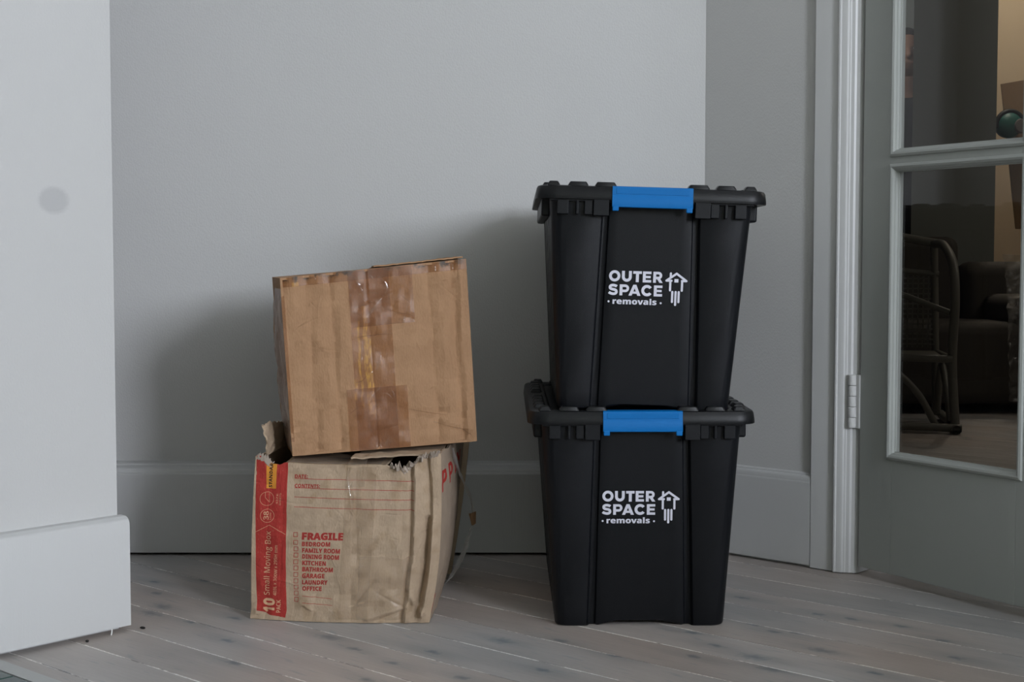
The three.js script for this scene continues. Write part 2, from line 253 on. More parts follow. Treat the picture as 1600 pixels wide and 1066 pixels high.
// ---------------------------------------------------------------- black storage tubs with blue clips
const plasticBump = dataTex(256, 256, (x, y, o) => { const k = 128 + 50 * n2(x / 2.2, y / 2.2) + 40 * n2(x / 6, y / 6); o[0] = o[1] = o[2] = k; }, false);
const P = {
  body: phys({ specularIntensity: 0.45, color: new THREE.Color(0.005, 0.0057, 0.0075), roughness: 0.40, bumpMap: withRepeat(plasticBump, 14, 14), bumpScale: 0.0003 }),
  lid: phys({ specularIntensity: 0.55, color: new THREE.Color(0.0055, 0.006, 0.007), roughness: 0.36, bumpMap: withRepeat(plasticBump, 14, 14), bumpScale: 0.0003 }),
  blue: phys({ specularIntensity: 0.4, color: new THREE.Color(0.001, 0.135, 0.41), roughness: 0.42, bumpMap: withRepeat(plasticBump, 10, 10), bumpScale: 0.0002 }),
};
const logoTex = canvasTex(1600, 853, (c) => {
  c.clearRect(0, 0, 1600, 853); c.fillStyle = c.strokeStyle = '#d3d3de'; c.lineJoin = 'round'; c.lineCap = 'round';
  const word = (s, x0, x1, y0, y1, bold) => { // fit a word's ink to a box
    c.font = 'bold 200px sans-serif'; const m = c.measureText(s), l = m.actualBoundingBoxLeft, w = m.actualBoundingBoxRight + l, a = m.actualBoundingBoxAscent, h = a + m.actualBoundingBoxDescent;
    c.save(); c.translate(x0 + bold / 2, y0 + bold / 2); c.scale((x1 - x0 - bold) / w, (y1 - y0 - bold) / h); c.fillText(s, l, a); c.lineWidth = bold; c.strokeText(s, l, a); c.restore();
  };
  const arcO = (cx, cy, r, w) => { c.lineWidth = w; c.beginPath(); c.arc(cx, cy, r, 0, 7); c.stroke(); };
  // OUTER
  arcO(209, 251, 70, 46);
  c.lineCap = 'butt'; c.lineWidth = 48; c.beginPath(); c.moveTo(351, 163); c.lineTo(351, 262); c.arc(409, 262, 57, Math.PI, 0, true); c.lineTo(466, 163); c.stroke();
  c.fillRect(512, 163, 142, 44); c.fillRect(558, 163, 50, 182);
  const E = (x, y, w = 140) => { c.fillRect(x, y, 48, 182); c.fillRect(x, y, w, 42); c.fillRect(x, y + 72, w - 10, 38); c.fillRect(x, y + 140, w, 42); };
  E(672, 163);
  c.fillRect(843, 163, 48, 182); c.lineWidth = 42; c.beginPath(); c.moveTo(870, 184); c.lineTo(925, 184); c.arc(928, 225, 41, -Math.PI / 2, Math.PI / 2); c.lineTo(870, 266); c.stroke(); c.beginPath(); c.moveTo(892, 262); c.lineTo(948, 262); c.lineTo(1003, 345); c.lineTo(948, 345); c.closePath(); c.fill();
  // SPACE
  c.lineWidth = 44; c.beginPath(); c.moveTo(252, 424); c.bezierCurveTo(215, 398, 140, 396, 140, 438); c.bezierCurveTo(140, 492, 246, 455, 246, 512); c.bezierCurveTo(246, 560, 165, 555, 122, 522); c.stroke();
  c.fillRect(298, 388, 48, 182); c.lineWidth = 42; c.beginPath(); c.moveTo(325, 409); c.lineTo(388, 409); c.arc(390, 452, 43, -Math.PI / 2, Math.PI / 2); c.lineTo(325, 495); c.stroke();
  c.beginPath(); c.moveTo(447, 570); c.lineTo(522, 388); c.lineTo(572, 388); c.lineTo(647, 570); c.lineTo(594, 570); c.lineTo(581, 537); c.lineTo(512, 537); c.lineTo(499, 570); c.closePath(); c.fill();
  c.globalCompositeOperation = 'destination-out'; c.beginPath(); c.moveTo(546, 448); c.lineTo(566, 500); c.lineTo(527, 500); c.closePath(); c.fill(); c.globalCompositeOperation = 'source-over';
  c.lineWidth = 48; c.beginPath(); c.arc(750, 479, 70, -0.62, 0.62, true); c.stroke();
  E(862, 388);
  word('removals', 188, 916, 612, 718, 7);
  c.beginPath(); c.arc(124, 675, 17, 0, 7); c.arc(984, 680, 17, 0, 7); c.fill();
  // house with streaks below
  c.lineCap = 'round'; c.lineWidth = 36; c.beginPath(); c.moveTo(1146, 303); c.lineTo(1063, 303); c.lineTo(1228, 184); c.lineTo(1392, 303); c.lineTo(1318, 303); c.stroke();
  c.beginPath(); c.moveTo(1131, 184); c.lineTo(1131, 245); c.moveTo(1128, 306); c.lineTo(1128, 462); c.moveTo(1322, 306); c.lineTo(1322, 462); c.stroke();
  c.fillRect(1194, 272, 66, 58); c.beginPath(); c.moveTo(1168, 488); c.lineTo(1168, 652); c.moveTo(1222, 488); c.lineTo(1222, 700); c.moveTo(1274, 488); c.lineTo(1274, 652); c.stroke();
});
const logoMat = std({ map: logoTex, transparent: true, roughness: 0.5 });
function loft(rings, capBottom = true, capTop = true) { // rings: arrays of points of equal length, counter-clockwise from above
  const n = rings[0].length, pos = [], idx = []; rings.forEach((r) => r.forEach((p) => pos.push(p[0], p[1], p[2])));
  for (let k = 0; k < rings.length - 1; k++) for (let i = 0; i < n; i++) { const j = (i + 1) % n, a = k * n + i, b = k * n + j; idx.push(a, b, b + n, a, b + n, a + n); }
  const cap = (ring, up) => { const c = pos.length / 3, m = rings[ring].reduce((s, p) => [s[0] + p[0] / n, s[1] + p[1] / n, s[2] + p[2] / n], [0, 0, 0]); pos.push(...m); for (let i = 0; i < n; i++) { const a = ring * n + i, b = ring * n + (i + 1) % n; idx.push(...(up ? [a, b, c] : [b, a, c])); } };
  if (capBottom) cap(0, false); if (capTop) cap(rings.length - 1, true);
  const g = new THREE.BufferGeometry(); g.setAttribute('position', new THREE.Float32BufferAttribute(pos, 3)); g.setIndex(idx); return g;
}
function roundRect(w, d, r, y, seg = 6) { const out = []; for (const [cx, cz, a0] of [[w - r, d - r, Math.PI / 2], [w - r, -d + r, 0], [-w + r, -d + r, -Math.PI / 2], [-w + r, d - r, -Math.PI]]) for (let i = 0; i <= seg; i++) { const a = a0 - i / seg * Math.PI / 2; out.push([cx + r * Math.cos(a), y, cz + r * Math.sin(a)]); } return out; }
function tubOutline(t, y) {
  const w = lerp(0.146, 0.1705, t), d = lerp(0.268, 0.290, t), r = lerp(0.020, 0.027, t), g2 = lerp(0.0925, 0.0825, t), g1 = lerp(0.0765, 0.0695, t), gd = 0.0125, cd = 0.0065;
  const front = [[g2 + 0.0035, d], [g2, d - 0.0015], [g2 - 0.0035, d - gd + 0.001], [g2 - 0.006, d - gd], [g1 + 0.0045, d - gd], [g1 + 0.002, d - gd + 0.001], [g1 - 0.0005, d - cd - 0.0008], [g1 - 0.003, d - cd], [g1 * 0.75, d - cd], [g1 * 0.5, d - cd], [g1 * 0.25, d - cd], [0, d - cd]];
  const lift = (x) => Math.abs(x) < g1 ? (1 - t) ** 40 * 0.0075 * smooth(g1, g1 * 0.5, Math.abs(x)) : 0;
  const side = []; for (const k of [-0.8, -0.52, -0.44, -0.06, 0.06, 0.44, 0.52, 0.8]) side.push(k);
  const out = []; const corner = (cx, cz, a0) => { for (let i = 0; i <= 6; i++) { const a = a0 - i / 6 * Math.PI / 2; out.push([cx + r * Math.cos(a), y, cz + r * Math.sin(a)]); } };
  const F = [...front.map(([x, z]) => [x, z]), ...front.slice(0, -1).reverse().map(([x, z]) => [-x, z])]; // right to left
  const S = []; const sd = d - r; for (const [k, rec] of [[0.90, 0], [0.885, 1], [0.83, 1], [0.815, 0], [0.56, 0], [0.545, 1], [0.46, 1], [0.445, 0], [0.06, 0], [0.045, 1], [-0.045, 1], [-0.06, 0], [-0.445, 0], [-0.46, 1], [-0.545, 1], [-0.56, 0], [-0.815, 0], [-0.83, 1], [-0.885, 1], [-0.90, 0]]) S.push([w - rec * 0.010, k * sd]);
  // order: go round so that the loft faces outwards (front right corner -> right side -> back -> left -> front)
  corner(w - r, d - r, Math.PI / 2); S.forEach(([x, z]) => out.push([x, y, z])); corner(w - r, -d + r, 0);
  F.forEach(([x, z]) => out.push([x, y + lift(x), -z])); corner(-w + r, -d + r, -Math.PI / 2); S.slice().reverse().forEach(([x, z]) => out.push([-x, y, z])); corner(-w + r, d - r, -Math.PI);
  F.slice().reverse().forEach(([x, z]) => out.push([x, y + lift(x), z]));
  return out;
}
function makeTub() {
  const tub = thing('storage_tub', 'x', 'storage box');
  const scaleIn = (ring, k, y) => ring.map(([x, yy, z]) => [x * k, y + (yy > 0.001 && y < 0.004 ? yy - 0.004 : 0), z * k]);
  const b0 = tubOutline(0, 0.004);
  const rings = [b0.map(([x, y, z]) => [x * 0.975, y - 0.004 < 1e-6 ? 0 : y - 0.004, z * 0.985]), b0.map(([x, y, z]) => [x * 0.995, y - 0.002, z * 0.997])];
  for (const y of [0.006, 0.03, 0.08, 0.16, 0.24, 0.30, 0.356]) rings.push(tubOutline(y / 0.345, y));
  mesh('tub_body', worldUV(toCreasedNormals(loft(rings), 0.42)), P.body, tub);
  // rim collar with slots, side bands and clip mounts
  const collar = []; for (const s of [-1, 1]) for (const f of [-1, 1]) { for (const [a, b] of [[0.098, 0.1125], [0.1215, 0.1265], [0.1385, 0.158]]) collar.push(rbox(b - a, 0.028, 0.013, 0.0015, s * (a + b) / 2, 0.342, f * 0.2925)); }
  for (const s of [-1, 1]) collar.push(rbox(0.016, 0.032, 0.50, 0.004, s * 0.1755, 0.341, 0)); for (const f of [-1, 1]) collar.push(rbox(0.34, 0.008, 0.014, 0.002, 0, 0.3535, f * 0.292));
  mesh('rim_collar', worldUV(plain(collar)), P.body, tub);
  for (const f of [-1, 1]) for (const s of [-1, 1]) mesh('clip_mount', worldUV(rbox(0.026, 0.0275, 0.018, 0.0012, s * 0.0845, 0.3405, f * 0.2945)), P.body, tub);
  // lid
  const lid = new THREE.Group(); lid.name = 'lid'; tub.add(lid);
  const lr = [[0.194, 0.305, 0.036, 0.3535], [0.1945, 0.3055, 0.0365, 0.3555], [0.194, 0.305, 0.036, 0.361], [0.1925, 0.3035, 0.035, 0.371], [0.1905, 0.3015, 0.034, 0.3745], [0.187, 0.298, 0.032, 0.376], [0.158, 0.272, 0.022, 0.3762], [0.155, 0.269, 0.021, 0.3745], [0.153, 0.267, 0.02, 0.3702]];
  mesh('lid_plate', worldUV(toCreasedNormals(loft(lr.map(([w, d, r, y]) => roundRect(w, d, r, y))), 0.5)), P.lid, lid);
  const blockShape = (w, d) => { const h = 0.0075, c = 0.004; const g = loft([roundRect(w / 2, d / 2, 0.003, -0.003, 3), roundRect(w / 2, d / 2, 0.003, h * 0.2, 3), roundRect(w / 2 - c * 0.7, d / 2 - c * 0.5, 0.003, h * 0.85, 3), roundRect(w / 2 - c, d / 2 - c * 0.8, 0.003, h, 3)]); return worldUV(toCreasedNormals(g, 0.5)); };
  const fb = [[0.1645, 0.021, 0.281], [0.1235, 0.034, 0.2835], [0.0775, 0.036, 0.2855]];
  for (const f of [-1, 1]) for (const s of [-1, 1]) for (const [x, w, z] of fb) mesh('raised_block', blockShape(w, 0.026), P.lid, lid).position.set(s * x, 0.3755, f * z);
  const sb = blockShape(0.021, 0.036); for (const s of [-1, 1]) for (const z of [-0.225, -0.172, -0.119, -0.066, 0.066, 0.119, 0.172, 0.225]) mesh('raised_block', sb, P.lid, lid).position.set(s * 0.1725, 0.3755, z);
  // blue clips
  const cp = [[-0.018, 0.3745], [-0.017, 0.3765], [0.0045, 0.3765], [0.0065, 0.375], [0.0072, 0.372], [0.0072, 0.3615], [0.0078, 0.3605], [0.0108, 0.3445], [0.0104, 0.3425], [0.0088, 0.3415], [0.0062, 0.3418], [0.0052, 0.343], [0.0032, 0.356], [0.0015, 0.3705], [-0.0175, 0.3725]];
  const cg = extrudeProfile(cp.slice().reverse(), 0.134); cg.rotateY(-Math.PI / 2); cg.translate(0.067, 0, 0);
  const clipBar = toCreasedNormals(worldUV(cg), 0.5); const foot = rbox(0.0105, 0.0085, 0.006, 0.0015, 0, 0.3395, 0.0082);
  const step = rbox(0.121, 0.0095, 0.0016, 0.0006, 0, 0.3685, 0.0070);
  for (const f of [1, -1]) { const clip = new THREE.Group(); clip.name = 'clip'; clip.userData.label = 'bright blue clip'; clip.position.z = f * 0.3; clip.rotation.y = f > 0 ? 0 : Math.PI; tub.add(clip); mesh('clip_bar', clipBar, P.blue, clip); mesh('clip_plate', worldUV(step), P.blue, clip); for (const s of [-1, 1]) mesh('clip_foot', worldUV(foot.clone().translate(s * 0.0612, 0, 0)), P.blue, clip); }
  // printed mark on the centre panel, which leans out as it rises
  const W = 0.0001 + 150 * 0.0010914, Hh = 80 * 0.0010914; const g = new THREE.PlaneGeometry(W, Hh); g.rotateX(Math.atan(0.022 / 0.345)); g.translate(0.0040, 0.2095, lerp(0.268, 0.290, 0.2095 / 0.345) - 0.0065 + 0.0005);
  mesh('logo_print', g, logoMat, tub).userData.label = 'white printed words with a small house mark';
  return tub;
}
const tubA = makeTub();
tubA.position.set(0.2195, 0, -2.722); tubA.rotation.y = 0.004;
tubA.userData = { label: 'black storage tub with blue clips standing on the floor, carrying the other tub', category: 'storage box', group: 'stacked black storage tubs' };
{
  const tubB = tubA.clone(); tubB.name = numbered('storage_tub'); scene.add(tubB);
  tubB.position.set(0.2235, 0.3752, -2.705); tubB.rotation.set(0, -0.004, -1.8 * Math.PI / 180);
  tubB.userData = { label: 'black storage tub with blue clips sitting slightly tilted on top of the other tub', category: 'storage box', group: 'stacked black storage tubs' };
}
// ---------------------------------------------------------------- cardboard
const kraft = (r, g, b, seed, extra) => (px, py, o) => { const s = n2(px / 2 + seed, py / 40) * 3 + n2(px / 1.4, py / 1.4 + seed) * 6 + n2(px / 190 + seed, py / 240) * 4 + n2(px / 30, py / 45 + seed) * 1.5; o[0] = r + s; o[1] = g + s * 0.95; o[2] = b + s * 0.85; };
const boardBump = dataTex(512, 512, (x, y, o) => { const k = 128 + 22 * Math.sin(x / 512 * 6.2832 * 64) + 35 * n2(x / 3, y / 3) + 30 * n2(x / 9, y / 60); o[0] = o[1] = o[2] = k; }, false);
function crumple(seed, n) { // fine creases of handled board: random short folds, each a narrow valley with a soft shoulder
  const w = 1024, h = new Float32Array(w * w), q = rng(seed);
  for (let k = 0; k < n; k++) {
    let x = q() * w, y = q() * w, a = q() < 0.4 ? Math.PI / 2 + (q() - 0.5) * 0.3 : q() * 6.28; const L = 40 + q() * q() * 320, amp = (0.25 + 0.75 * q()) * (q() < 0.5 ? -1 : 1), wd = 3 + q() * 7;
    for (let i = 0; i < L; i++) { x += Math.cos(a); y += Math.sin(a); a += (q() - 0.5) * 0.09; const f = amp * Math.sin(Math.PI * i / L); for (let d = -16; d <= 16; d++) { const X = Math.round(x - Math.sin(a) * d), Y = Math.round(y + Math.cos(a) * d); if (X >= 0 && Y >= 0 && X < w && Y < w) { const e = f * (Math.exp(-((d / wd) ** 2)) * 0.6 + 0.4 * smooth(16, 0, Math.abs(d)) * (d > 0 ? 1 : -0.2)); const p = Y * w + X; h[p] = Math.abs(e) > Math.abs(h[p]) ? e : h[p] * 0.97 + e * 0.03; } } }
  }
  return dataTex(w, w, (x, y, o) => { const k = 128 + 62 * h[y * w + x] + 26 * n2(x / 110 + seed, y / 110) + 9 * n2(x / 14, y / 30 + seed) + 1.5 * Math.sin(x * 0.42) + 8 * n2(x / 2, y / 2); o[0] = o[1] = o[2] = k; }, false);
}
const crumpleA = crumple(101, 70), crumpleB = crumple(202, 110);
const tanTex = dataTex(512, 512, kraft(161, 124, 91, 3), true), greyTex = dataTex(512, 512, kraft(172, 150, 126, 60), true);
const cardTan = std({ map: tanTex, roughness: 0.82, bumpMap: crumpleB, bumpScale: 0.003 });
const cardGrey = std({ map: greyTex, roughness: 0.86, bumpMap: boardBump, bumpScale: 0.0003 });
const film = (r, g, b, rough, bump, gloss = 1) => phys({ specularIntensity: gloss, color: new THREE.Color(r, g, b), transmission: 1, thickness: 0, ior: 1.58, roughness: rough, bumpMap: bump ? withRepeat(brushBump, 1, 1) : null, bumpScale: bump, side: THREE.DoubleSide });
const tapeMat = film(0.915, 0.85, 0.775, 0.42, 0, 0.4), clearTape = film(0.985, 0.975, 0.96, 0.38, 0, 0.5), wrinkleMat = film(0.98, 0.97, 0.96, 0.12, 0);   // thin sheets that tint what lies under them and mirror the windows
function bands(list) { return (s) => { let i = 0; while (i < list.length - 2 && s > list[i + 1][0]) i++; const [a, ya] = list[i], [b, yb] = list[i + 1]; return lerp(ya, yb, clamp((s - a) / (b - a))); }; }   // a sheet folded along its flutes
function ridges(list) { return (s, t) => { let h = 0; for (const [x0, y0, x1, y1, amp, w] of list) { const d = segDist(s, t, [x0, y0, x1, y1]); h += amp * Math.exp(-((d / w) ** 2)); } return h; }; }
function ribbonAlong(Pf, pts, w, lift = 0.0012) { // a raised wrinkle following points (s, t) on a surface
  const cur = new THREE.CatmullRomCurve3(pts.map(([s, t]) => V(s, t, 0))); const N = Math.max(8, pts.length * 5), pos = [], idx = [];
  for (let i = 0; i <= N; i++) {
    const q = cur.getPoint(i / N), q2 = cur.getPoint(Math.min(1, i / N + 0.01)), q1 = cur.getPoint(Math.max(0, i / N - 0.01));
    const c = Pf(q.x, q.y), d = Pf(q2.x, q2.y).sub(Pf(q1.x, q1.y)).normalize(), e = 1e-3, n = Pf(q.x + e, q.y).sub(c).cross(Pf(q.x, q.y + e).sub(c)).normalize(), b = n.clone().cross(d).normalize();
    const ww = w * (0.35 + 0.65 * Math.sin(Math.PI * i / N)) * (0.75 + 0.35 * n2(i * 0.7, pts[0][0] * 50));
    for (let k = 0; k <= 6; k++) { const f = k / 6, p = c.clone().addScaledVector(b, (f - 0.5) * ww).addScaledVector(n, 0.0001 + lift * (0.5 - 0.5 * Math.cos(6.2832 * f))); pos.push(p.x, p.y, p.z); }
  }
  for (let i = 0; i < N; i++) for (let k = 0; k < 6; k++) { const a = i * 7 + k; idx.push(a, a + 1, a + 8, a, a + 8, a + 7); }
  const uv = []; for (let i = 0; i < pos.length / 3; i++) uv.push(i % 7 / 6 * 0.1, Math.floor(i / 7) / N);
  const g = new THREE.BufferGeometry(); g.setAttribute('position', new THREE.Float32BufferAttribute(pos, 3)); g.setAttribute('uv', new THREE.Float32BufferAttribute(uv, 2)); g.setIndex(idx); g.computeVertexNormals(); return g;
}
const region = (Pf, s0, s1, t0, t1, off) => (a, b) => { const s = lerp(s0, s1, a), t = lerp(t0, t1, b), e = 1e-3, p = Pf(s, t), n = Pf(s + e, t).sub(Pf(s - e, t)).cross(Pf(s, t + e).sub(Pf(s, t - e))).normalize(); return p.addScaledVector(n, off); };

// --- the upper, taped tan carton: eight corners, sides bowed and creased
{
  const box = thing('cardboard_box', 'tan carton crisscrossed with shiny brown tape, tilted on top of the printed moving box', 'cardboard box');
  const FBL = V(-0.3835, 0.2885, -2.502), FBR = V(-0.0625, 0.3075, -2.562), FTL = V(-0.4035, 0.5995, -2.505), FTR = V(-0.0818, 0.6335, -2.563);
  const back = V(-0.071, 0.004, -0.37); const BK = (p, dx = 0, dy = 0) => p.clone().add(back).add(V(dx, dy, 0));
  const BBL = BK(FBL, -0.004, -0.002), BBR = BK(FBR, 0.012), BTL = BK(FTL, -0.004, -0.006), BTR = BK(FTR, 0.0, -0.012);
  const bil = (a, b, c, d) => (s, t) => a.clone().lerp(b, s).lerp(d.clone().lerp(c, s), t);
  const cr1 = ridges([[0.145, 0, 0.135, 1, -0.0016, 0.010], [0.265, 0, 0.262, 1, -0.0020, 0.012], [0.30, 0.05, 0.29, 0.95, 0.0010, 0.02], [0.80, 0.0, 0.785, 1, -0.0018, 0.012], [0.93, 0.02, 0.915, 0.98, -0.0024, 0.014], [0.955, 0, 0.955, 1, 0.0018, 0.01], [0.80, 0.62, 0.92, 0.88, -0.0025, 0.012], [0.66, 0.17, 0.80, 0.14, -0.0024, 0.012], [0.80, 0.14, 0.97, 0.07, 0.0028, 0.014], [0.80, 0.18, 0.95, 0.13, -0.002, 0.012], [0.40, 0.62, 0.62, 0.655, -0.0022, 0.010], [0.40, 0.80, 0.60, 0.86, -0.002, 0.009], [0.58, 0.75, 0.72, 0.69, -0.002, 0.009], [0.10, 0.72, 0.26, 0.52, 0.0012, 0.012], [0.14, 0.30, 0.26, 0.22, -0.0012, 0.010], [0.06, 0.0, 0.10, 0.16, 0.0018, 0.014], [0.03, 0.16, 0.13, 0.14, -0.002, 0.012], [0.0, 0.12, 0.16, 0.02, -0.0018, 0.012], [0.2, 0.0, 0.38, 0.2, -0.0012, 0.008], [0.3, 0.45, 0.36, 0.62, -0.001, 0.01], [0.462, 0, 0.455, 1, -0.0016, 0.006]]);
  const fold1 = bands([[0, 0], [0.07, 0.0012], [0.14, -0.0016], [0.20, 0.0012], [0.264, -0.0022], [0.33, 0.0012], [0.46, -0.0010], [0.60, 0.0018], [0.70, 0.0012], [0.792, -0.0026], [0.85, 0.0022], [0.925, -0.0022], [0.955, 0.0022], [1, 0]]);
  const nF = V(0.185, 0, 0.983), nL = V(-0.983, 0, 0.185), nR = V(0.983, 0, -0.185), nT = V(0, 1, 0);
  const bow = (s, t) => Math.sin(Math.PI * s) * Math.sin(Math.PI * t), wob = (k) => (s, t) => 0.0022 * n2(s * 4 + k, t * 4) + 0.0008 * n2(s * 14, t * 12 + k);
  const side = (f, n, bend, wk, extra) => (s, t) => { const q = f(s, t); const m = Math.min(s, 1 - s, t, 1 - t), k = smooth(0, 0.05, m); return q.addScaledVector(n, bend * bow(s, t) + k * wob(wk)(s, t) + (extra ? extra(s, t) : 0)); };
  const front = side(bil(FBL, FBR, FTR, FTL), nF, 0.004, 3, (s, t) => 1.2 * cr1(s, t) + 0.75 * fold1(s + 0.014 * n2(t * 1.5, s * 6)) - 0.006 * smooth(0.05, 0, s) * smooth(0.86, 1, t));
  const left = side(bil(BBL, FBL, FTL, BTL), nL, 0.010, 17, ridges([[0, 0.5, 1, 0.42, -0.003, 0.06], [0.7, 0, 0.75, 1, 0.003, 0.08]])), right = side(bil(FBR, BBR, BTR, FTR), nR, 0.006, 29), rear = side(bil(BBR, BBL, BTL, BTR), nF.clone().negate(), 0.004, 41), topS = side(bil(FTL, FTR, BTR, BTL), nT, -0.006, 53), bottom = side(bil(BBL, BBR, FBR, FBL), nT.clone().negate(), -0.008, 61);
  const ochre = canvasTex(1024, 1024, (c, w, h) => {
    const im = c.createImageData(w, h), o = [0, 0, 0], f = kraft(161, 124, 91, 8);
    for (let y = 0; y < h; y++) for (let x = 0; x < w; x++) { f(x, y, o); const i = (y * w + x) * 4, s = x / w, t = 1 - y / h;
      const lx = s + 0.006 * n2(t * 6, 1); let k = 0; for (const [a, b, t0, t1] of [[0.386, 0.398, 0.24, 0.72], [0.418, 0.440, 0.20, 0.80], [0.443, 0.456, 0.18, 0.62], [0.352, 0.366, 0.28, 0.40]]) if (lx > a && lx < b && t > t0 && t < t1) k = Math.max(k, smooth(-0.55, 0.35, n2(x / 3.5, y / 70) + 0.35 * n2(x / 2, y / 9) + 0.5 * n2(x / 40, y / 60)));
      if (s > 0.06 && s < 0.095 && t > 0.945 && t < 0.968) k = Math.max(k, 0.6);
      const sc = smooth(0.972, 1, t + 0.018 * n2(s * 16, 4) + 0.010 * n2(s * 60, t * 60)) * smooth(-0.35, 0.1, n2(s * 9, 7)) * 0.9;   // scuffed, inky upper edge
      let r = lerp(o[0], 222, k * 0.9), g = lerp(o[1], 190, k * 0.9), b = lerp(o[2], 104, k * 0.9); r = lerp(r, 46, sc); g = lerp(g, 41, sc); b = lerp(b, 37, sc); im.data[i] = r; im.data[i + 1] = g; im.data[i + 2] = b; im.data[i + 3] = 255; }
    c.putImageData(im, 0, 0);
  });
  mesh('front_flap', sheet(front, 150, 140, 0.004), std({ map: ochre, roughness: 0.8, bumpMap: crumpleA, bumpScale: 0.0042 }), box);
  mesh('side_panel', sheet(left, 40, 60, 0.004), cardTan, box); mesh('side_panel', sheet(right, 30, 40, 0.004), cardTan, box); mesh('back_flap', sheet(rear, 30, 30, 0.004), cardTan, box); mesh('top_panel', sheet(topS, 40, 40, 0.004), cardTan, box); mesh('bottom_panel', sheet(bottom, 40, 40, 0.004), cardTan, box);
  const tape = (Pf, s0, s1, t0, t1, off, mat = tapeMat) => mesh('packing_tape', sheet(region(Pf, s0, s1, t0, t1, off), 70, 60, 0.0002), mat, box);
  tape(front, 0.355, 0.575, 0.002, 0.998, 0.0008); tape(front, 0.36, 0.70, 0.685, 0.995, 0.0013); tape(front, 0.31, 0.635, 0.003, 0.345, 0.0018); tape(front, 0.004, 0.996, 0.945, 0.999, 0.0012); tape(front, 0.002, 0.016, 0.08, 0.9, 0.0009);
  mesh('top_flap', sheet((s, t) => region(topS, lerp(0.5, 0.985, s), lerp(0.5, 0.985, s), lerp(0.004, 0.5, t), lerp(0.004, 0.5, t), 0.0046 - 0.0015 * smooth(0.15, 1, t) + 0.0007 * n2(s * 9, t * 4))(0, 0).add(V(0, 0, 0.0035 * (1 - t))), 60, 16, 0.0025), cardTan, box);
  tape(left, 0.45, 0.998, 0.02, 0.94, 0.0007); tape(left, 0.7, 0.999, 0.03, 0.42, 0.0013); tape(right, 0.0, 0.5, 0.03, 0.97, 0.0007); tape(topS, 0.35, 0.7, 0.0, 0.6, 0.0007);
  // wrinkles in the tape, traced on the front (x right, y down, in units of the face)
  const Q = (x, y) => { const yl = lerp(178, 88, (x - 178) / 912), yb = lerp(1050, 975, (x - 240) / 910); const t = 1 - (y - yl) / (yb - yl), xl = lerp(240, 178, t), xr = lerp(1150, 1090, t); return [(x - xl) / (xr - xl), clamp(t, 0.004, 0.996)]; };
  const lines = [[[540, 178], [560, 215], [583, 258]], [[612, 162], [622, 176], [634, 190]], [[660, 175], [690, 205], [697, 240], [680, 268]], [[680, 268], [640, 320], [600, 370], [578, 410]], [[580, 480], [575, 560], [560, 620]], [[672, 540], [660, 590], [640, 625], [600, 655]], [[800, 296], [785, 360], [770, 422]], [[688, 664], [665, 710], [625, 755], [603, 812]], [[608, 820], [612, 870], [625, 930], [660, 985], [678, 1016]], [[720, 715], [738, 760], [752, 850], [775, 930], [770, 970]], [[712, 950], [690, 1008]], [[1018, 104], [1025, 138]], [[1043, 103], [1040, 146]], [[935, 122], [938, 148]], [[680, 740], [700, 742], [735, 775]], [[640, 990], [662, 1018]], [[560, 300], [540, 330], [535, 350]], [[795, 945], [775, 1000]], [[700, 540], [696, 555]], [[345, 172], [350, 190]], [[690, 200], [700, 230]], [[868, 130], [880, 146]]];
  const wide = [3.2, 3, 2.6, 3.6, 3.0, 3.6, 2.6, 2.4, 3.4, 2.6, 3.0, 3.6, 4.6, 3.2, 1.8, 2.4, 1.6, 2.2, 1.8, 1.8, 3, 1.8];
  lines.forEach((l, i) => mesh('tape_wrinkle', ribbonAlong((s, t) => region(front, s, s, t, t, 0.0019)(0, 0), l.map((q) => Q(...q)), wide[i] * 0.0019, 0.0007), wrinkleMat, box));
  [[[515, 335], [560, 322], [620, 300], [655, 305], [700, 330], [760, 348], [825, 360]], [[530, 478], [560, 465], [610, 458], [660, 456], [720, 452]], [[540, 690], [575, 680], [600, 655]], [[600, 790], [640, 776], [700, 770], [720, 768]], [[800, 815], [860, 825], [930, 838], [1000, 850]], [[930, 880], [1010, 900], [1080, 915], [1135, 960]], [[560, 258], [620, 250], [680, 262]], [[520, 840], [560, 810], [620, 800]]].forEach((l, i) => mesh('tape_fold', ribbonAlong((s, t) => region(front, s, s, t, t, 0.0017)(0, 0), l.map((q) => Q(...q)), [2.2, 2.4, 2, 2, 1.6, 1.8, 1.6, 2][i] * 0.0012, 0.0010), tapeMat, box));
  mesh('tape_wrinkle', ribbonAlong((s, t) => region(left, s, s, t, t, 0.0016)(0, 0), [[0.80, 0.30], [0.9, 0.24], [0.86, 0.16], [0.74, 0.14], [0.7, 0.2]], 0.005, 0.0012), wrinkleMat, box); mesh('tape_wrinkle', ribbonAlong((s, t) => region(left, s, s, t, t, 0.0012)(0, 0), [[0.66, 0.93], [0.5, 0.85], [0.45, 0.7], [0.48, 0.6]], 0.005, 0.0012), wrinkleMat, box);
}
